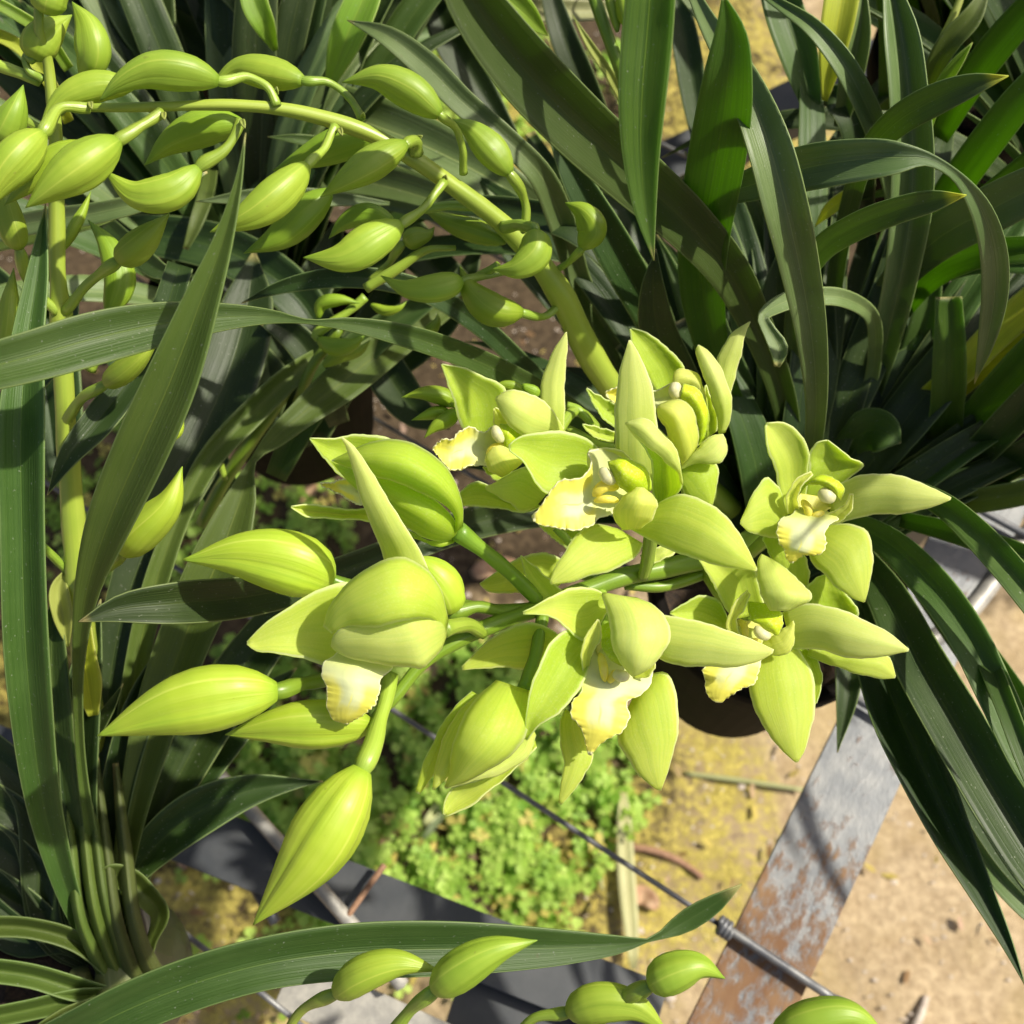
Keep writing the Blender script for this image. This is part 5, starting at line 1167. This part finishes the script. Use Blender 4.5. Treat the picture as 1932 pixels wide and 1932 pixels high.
surf('side_lobe', ZC((1080, 1000), (1050, 880), (900, 780), (760, 760)), ZC((1085, 960), (1050, 780), (980, 650), (880, 610), (800, 620), (760, 730)), [41.7, 41.3, 41.2], Cc, M_lobe, cup=-.3)
surf('lip', ZC((760, 740), (680, 780), (600, 820), (420, 780), (240, 780), (120, 830)), ZC((840, 900), (700, 960), (600, 990), (420, 980), (250, 960), (130, 870)), [41.8, 41.7, 41.8, 42, 42.2], Cc, M_lip, cup=.3, frill=.085, nv=36, nu=10)
surf('column', ZC((1000, 1330), (1010, 1200), (980, 1050), (900, 940), (830, 890)), ZC((1060, 1270), (1095, 1080), (1060, 900), (980, 790), (860, 750)), [41.8, 41.2, 40.9, 40.9], Cc, M_column, cup=-.4)
blob('anther_cap', Cc, [(*ZC((830, 880))[0], 41), (*ZC((785, 820))[0], 40.9), (*ZC((810, 740))[0], 41)], 26, M_anther)
# bracts and short stalks between B and A
tube('stalk', [(*q, 43.4) for q in T11((1300, 380), (1360, 400), (1410, 450), (1440, 490))], [7, 8, 8, 7], M_stalk, PR)
pet(Cc, T11((1570, 590), (1480, 570), (1420, 530), (1392, 492)), T11((1575, 530), (1500, 510), (1440, 495), (1390, 488)), [42.4, 42.3, 42.2], S_, M_petal, cup=.15)
tube('stalk', [(*q, 43.8) for q in T11((1290, 500), (1380, 550), (1480, 600), (1570, 615))], [7, 8, 8, 7], M_stalk, PR)

# --- young tight buds left of B
BUD_SLIM = .88
for pts, w in (([(862, 762, 43), (835, 748, 42.8), (800, 742, 42.6), (757, 750, 42.5)], 40), ([(850, 785, 43), (830, 778, 42.9), (800, 785, 42.8), (776, 793, 42.8)], 30),
               ([(862, 775, 42.6), (845, 790, 42.4), (820, 805, 42.3), (800, 827, 42.3)], 36), ([(875, 758, 42.8), (862, 760, 42.7), (850, 765, 42.6), (842, 768, 42.6)], 22),
               ([(1018, 745, 43.4), (1000, 735, 43.3), (985, 730, 43.2), (978, 738, 43.2)], 26), ([(985, 738, 43.2), (965, 728, 43.1), (945, 726, 43), (930, 735, 43)], 26)):
    bud(PR, pts, w, M_dkbud, None, prof=BUDF, small=True)
tube('stalk', [(1010, 860, 46), (950, 800, 45), (900, 775, 44), (862, 770, 43)], [8, 8, 9, 9], M_stalk, PR)

# --- E: open flower at the lower right
E = flower([(1330, 1075, 45), (1360, 1120, 44), (1400, 1150, 43), (1430, 1185, 42)], [12, 13, 14, 16], M_stalk)
pet(E, T21((330, 1600), (290, 1560), (220, 1430), (160, 1320), (100, 1225)), T21((520, 1560), (490, 1500), (470, 1400), (440, 1320), (300, 1260), (110, 1222)), [41.8, 41.4, 41, 40.8], 'petal', M_petal, cup=.3)
pet(E, T21((740, 1520), (740, 1420), (830, 1350), (850, 1345)), T21((1000, 1610), (1030, 1590), (960, 1450), (860, 1345)), [42, 41.9, 42], 'petal', M_petal2, cup=.3, wave=.08)
pet(E, T21((660, 1770), (800, 1772), (950, 1812), (1060, 1826), (1200, 1806), (1318, 1782)), T21((600, 1560), (740, 1510), (900, 1538), (1080, 1610), (1220, 1690), (1320, 1772)), [41.2, 40.5, 40, 39.7, 39.6], S_, M_petal3, cup=-.35)
pet(E, T21((740, 1810), (900, 1870), (1060, 1920), (1160, 1940), (1240, 1935)), T21((760, 1740), (950, 1790), (1100, 1790), (1200, 1810), (1245, 1925)), [41.6, 41.4, 41.3, 41.4], S_, M_petal, cup=-.15)
pet(E, T21((300, 1690), (200, 1680), (100, 1640), (-40, 1570)), T21((290, 1600), (240, 1500), (160, 1463), (40, 1510), (-40, 1562)), [41.7, 41.5, 41.4], S_, M_petal2, cup=.3)
pet(E, [(1432, 1230), (1412, 1290), (1425, 1340), (1450, 1385), (1478, 1418), (1501, 1438)], [(1500, 1215), (1530, 1265), (1538, 1325), (1530, 1375), (1518, 1415), (1505, 1438)], [41.4, 40.9, 40.6, 40.5], S_, M_petal, cup=-.35)
pet(E, [(1500, 1225), (1520, 1270), (1530, 1310), (1537, 1330)], [(1520, 1222), (1545, 1250), (1552, 1280), (1541, 1326)], [41.7, 41.5, 41.5], S_, M_petal2, cup=.1)
surf('lip', [(1385, 1180), (1372, 1215), (1345, 1245), (1326, 1262), (1330, 1285), (1333, 1308), (1350, 1325)], [(1470, 1195), (1460, 1215), (1440, 1238), (1432, 1262), (1425, 1287), (1398, 1300), (1360, 1326)], [41.2, 40.7, 40.4, 40.3, 40.5], E, M_lip, cup=-.25, frill=.085, ffreq=10, nv=44, nu=12)
surf('side_lobe', T21((340, 1740), (285, 1660), (300, 1560), (350, 1480), (400, 1435)), T21((400, 1720), (345, 1660), (340, 1600), (380, 1550), (415, 1460)), [41, 40.4, 40.1, 40.1], E, M_lobe, cup=.15)
surf('side_lobe', T21((480, 1740), (540, 1700), (600, 1660), (664, 1610)), T21((500, 1790), (600, 1808), (645, 1780), (668, 1630)), [40.8, 40.5, 40.3], E, M_lobe, cup=-.2)
surf('column_inside', T21((340, 1600), (330, 1680), (370, 1740)), T21((600, 1640), (560, 1700), (480, 1760)), [41.3, 41.2, 41], E, M_colin, cup=.3)
surf('column', T21((400, 1500), (420, 1600), (480, 1640), (560, 1690)), T21((560, 1520), (590, 1560), (602, 1620), (575, 1692)), [40.9, 40.1, 39.8, 39.9], E, M_column, cup=-.4)
blob('anther_cap', E, [(*T21((445, 1640))[0], 39.9), (*T21((480, 1685))[0], 39.8), (*T21((535, 1700))[0], 39.9)], 22, M_anther)
blob('callus', E, [(*T21((360, 1600))[0], 40.8), (*T21((385, 1650))[0], 40.7), (*T21((385, 1730))[0], 40.8)], 14, M_callus)
blob('callus', E, [(*T21((400, 1740))[0], 40.7), (*T21((440, 1725))[0], 40.6), (*T21((480, 1730))[0], 40.7)], 12, M_callus)
pet(E, T21((480, 1230), (462, 1260), (458, 1360), (480, 1460), (530, 1550)), T21((540, 1260), (600, 1300), (700, 1390), (768, 1468), (640, 1552)), [40.6, 39.8, 39.4, 39.5], 'petal', M_petal3, cup=-.5)

# --- D: open flower at the right
D = flower([(1400, 1060, 45), (1430, 1030, 44), (1470, 990, 43), (1500, 960, 42)], [11, 12, 13, 16], M_stalk)
pet(D, T21((620, 1040), (580, 850), (550, 720), (512, 620), (502, 500)), T21((720, 1000), (745, 780), (748, 640), (690, 530), (620, 480), (512, 480)), [42, 41.5, 41, 40.7], S_, M_petal, cup=.25, wave=.06)
pet(D, T21((720, 900), (745, 760), (760, 640), (800, 590), (850, 580)), T21((880, 920), (960, 820), (1020, 765), (1065, 715), (1000, 690), (940, 640), (860, 580)), [42.2, 41.8, 41.4, 41.3], 'petal', M_petal2, cup=.3, wave=.14)
pet(D, T21((880, 1080), (950, 1045), (1100, 1008), (1300, 996), (1450, 962), (1558, 918)), T21((860, 850), (930, 825), (1040, 782), (1180, 770), (1330, 800), (1450, 850), (1563, 908)), [41.7, 41, 40.4, 39.9, 39.6], S_, M_petal3, cup=-.3)
pet(D, T21((640, 1090), (570, 1140), (490, 1125), (420, 1110), (358, 1058)), T21((620, 980), (570, 840), (510, 793), (450, 850), (410, 930), (360, 1040)), [41.8, 41.3, 40.9, 40.7], 'petal', M_petal, cup=-.25, wave=.08)
pet(D, T21((740, 1180), (760, 1260), (840, 1350), (930, 1435), (1000, 1480), (1062, 1503)), T21((860, 1060), (1000, 1062), (1090, 1110), (1115, 1230), (1100, 1380), (1070, 1500)), [41.7, 41.1, 40.7, 40.6, 40.8], S_, M_petal, cup=-.3)
pet(D, T21((580, 1100), (488, 1130), (510, 1200), (545, 1270)), T21((700, 1180), (735, 1260), (755, 1330), (745, 1420)), [42.4, 42.2, 42.2], 'petal', M_petal2, cup=-.2)
surf('lip', T21((680, 960), (660, 1000), (590, 1030), (568, 1090), (585, 1170), (610, 1205), (620, 1250), (645, 1278)), T21((860, 990), (920, 1030), (860, 1070), (842, 1120), (850, 1180), (800, 1235), (740, 1230), (660, 1278)), [41, 40.6, 40.3, 40.2, 40.3, 40.6], D, M_lip, cup=-.25, frill=.085, ffreq=10, nv=48, nu=12)
surf('side_lobe', T21((630, 1000), (620, 930), (650, 840), (710, 780), (765, 758)), T21((700, 1000), (690, 920), (700, 860), (740, 810), (775, 775)), [41, 40.5, 40.2, 40.2], D, M_lobe, cup=.2)
surf('side_lobe', T21((830, 1010), (900, 980), (960, 940), (985, 885)), T21((860, 1070), (950, 1030), (1000, 960), (1003, 885)), [40.9, 40.5, 40.2], D, M_lobe, cup=.1)
surf('column_inside', T21((680, 880), (690, 960), (750, 1010)), T21((930, 920), (880, 960), (820, 1000)), [41.5, 41.4, 41.1], D, M_colin, cup=.35)
surf('column', T21((690, 900), (740, 830), (800, 830), (900, 880)), T21((720, 830), (800, 785), (880, 790), (950, 860), (930, 930)), [41.2, 40.4, 40.2, 40.4], D, M_column, cup=-.4)
blob('anther_cap', D, [(*T21((815, 865))[0], 40.4), (*T21((850, 895))[0], 40.2), (*T21((895, 915))[0], 40.4)], 28, M_anther)
blob('callus', D, [(*T21((710, 920))[0], 40.9), (*T21((745, 970))[0], 40.6), (*T21((745, 1030))[0], 40.7)], 17, M_callus)
blob('callus', D, [(*T21((840, 990))[0], 40.8), (*T21((790, 1010))[0], 40.6), (*T21((755, 1045))[0], 40.7)], 15, M_callus)

# --- F: open flower at the lower centre
F = flower([(1130, 1110, 43), (1140, 1150, 42), (1145, 1190, 41), (1145, 1220, 40)], [12, 13, 14, 16], M_stalk)
pet(F, T11((1530, 1560), (1480, 1650), (1390, 1725), (1310, 1660), (1240, 1600), (1150, 1575), (1054, 1572)), T11((1530, 1480), (1490, 1440), (1420, 1418), (1330, 1425), (1240, 1455), (1140, 1515), (1050, 1558)), [39.8, 39.3, 38.8, 38.6], 'petal', M_petal, cup=.3)
pet(F, [(1230, 1200), (1236, 1235), (1285, 1255), (1340, 1258), (1400, 1256), (1430, 1248), (1457, 1232)], [(1200, 1160), (1250, 1160), (1300, 1168), (1345, 1180), (1390, 1195), (1430, 1212), (1460, 1226)], [39.8, 39.2, 38.8, 38.5, 38.4], S_, M_petal3, cup=-.3)
pet(F, [(1110, 1206), (1070, 1188), (1040, 1212), (1015, 1260), (996, 1320), (990, 1394)], [(1120, 1225), (1100, 1290), (1078, 1320), (1050, 1350), (1018, 1368), (994, 1397)], [39.6, 38.8, 38.3, 38.2, 38.6], 'petal', M_petal2, cup=.35)
pet(F, T12((1290, 180), (1262, 260), (1270, 400), (1285, 500), (1265, 620), (1256, 715)), T12((1360, 220), (1420, 380), (1450, 450), (1400, 560), (1330, 660), (1268, 728)), [40.2, 39.8, 39.6, 39.7], S_, M_petal, cup=-.15)
pet(F, T12((1640, 200), (1590, 340), (1640, 450), (1710, 550), (1770, 610), (1822, 642)), T12((1740, 0), (1860, -30), (1930, 120), (1935, 300), (1895, 480), (1838, 645)), [40, 39.4, 39.1, 39.1, 39.3], S_, M_petal, cup=-.35)
pet(F, T11((1230, 1830), (1080, 1885), (950, 1878), (840, 1880), (706, 1892)), T11((1270, 1700), (1180, 1640), (1060, 1623), (900, 1688), (790, 1780), (702, 1872)), [41.2, 41.2, 41.3, 41.4], S_, M_petal, cup=.2)
surf('lip', T11((1420, 1700), (1400, 1800), (1390, 1932)) + T12((1385, 70), (1325, 160), (1330, 230), (1385, 290), (1400, 340), (1425, 438)), T11((1700, 1780), (1790, 1840), (1792, 1900)) + T12((1780, 40), (1730, 95), (1650, 140), (1660, 240), (1610, 315), (1520, 360), (1440, 442)), [40, 39.4, 38.9, 38.6, 38.5, 38.8], F, M_lip, cup=-.25, frill=.085, ffreq=11, nv=52, nu=12)
surf('side_lobe', T11((1400, 1932), (1385, 1830), (1400, 1720), (1440, 1650), (1478, 1602)), T11((1430, 1870), (1450, 1790), (1490, 1730), (1500, 1660), (1484, 1604)), [39.1, 38.6, 38.4, 38.4], F, M_lobe, cup=.15)
surf('side_lobe', T11((1640, 1850), (1700, 1840), (1770, 1800), (1790, 1760)), T11((1690, 1940), (1760, 1932), (1795, 1900), (1800, 1780)), [39, 38.7, 38.6], F, M_lobe, cup=.1)
surf('column_inside', T11((1480, 1640), (1470, 1760), (1480, 1860)), T11((1600, 1650), (1620, 1800), (1620, 1900)), [39.7, 39.5, 39.3], F, M_colin, cup=.3)
surf('column', T11((1500, 1640), (1500, 1740), (1530, 1810), (1600, 1860)), T11((1580, 1600), (1640, 1700), (1680, 1800), (1660, 1880)), [39.3, 38.8, 38.5, 38.6], F, M_column, cup=-.35)
blob('anther_cap', F, [(*T11((1570, 1900))[0], 38.7), (*T11((1610, 1925))[0], 38.5), (*T11((1660, 1920))[0], 38.6)], 24, M_anther)
blob('callus', F, [(*T11((1490, 1790))[0], 39), (*T11((1510, 1870))[0], 38.7), (*T11((1520, 1960))[0], 38.8)], 18, M_callus)
blob('callus', F, [(*T11((1580, 1890))[0], 38.9), (*T11((1565, 1925))[0], 38.7), (*T11((1540, 1965))[0], 38.8)], 15, M_callus)
pet(F, T11((1540, 1460), (1512, 1450), (1545, 1600), (1560, 1740), (1610, 1850), (1672, 1922)), T11((1700, 1480), (1790, 1520), (1880, 1620), (1892, 1690), (1850, 1790), (1760, 1890), (1682, 1926)), [39.4, 38.3, 37.8, 37.7, 38], 'petal', M_petal3, cup=-.5)
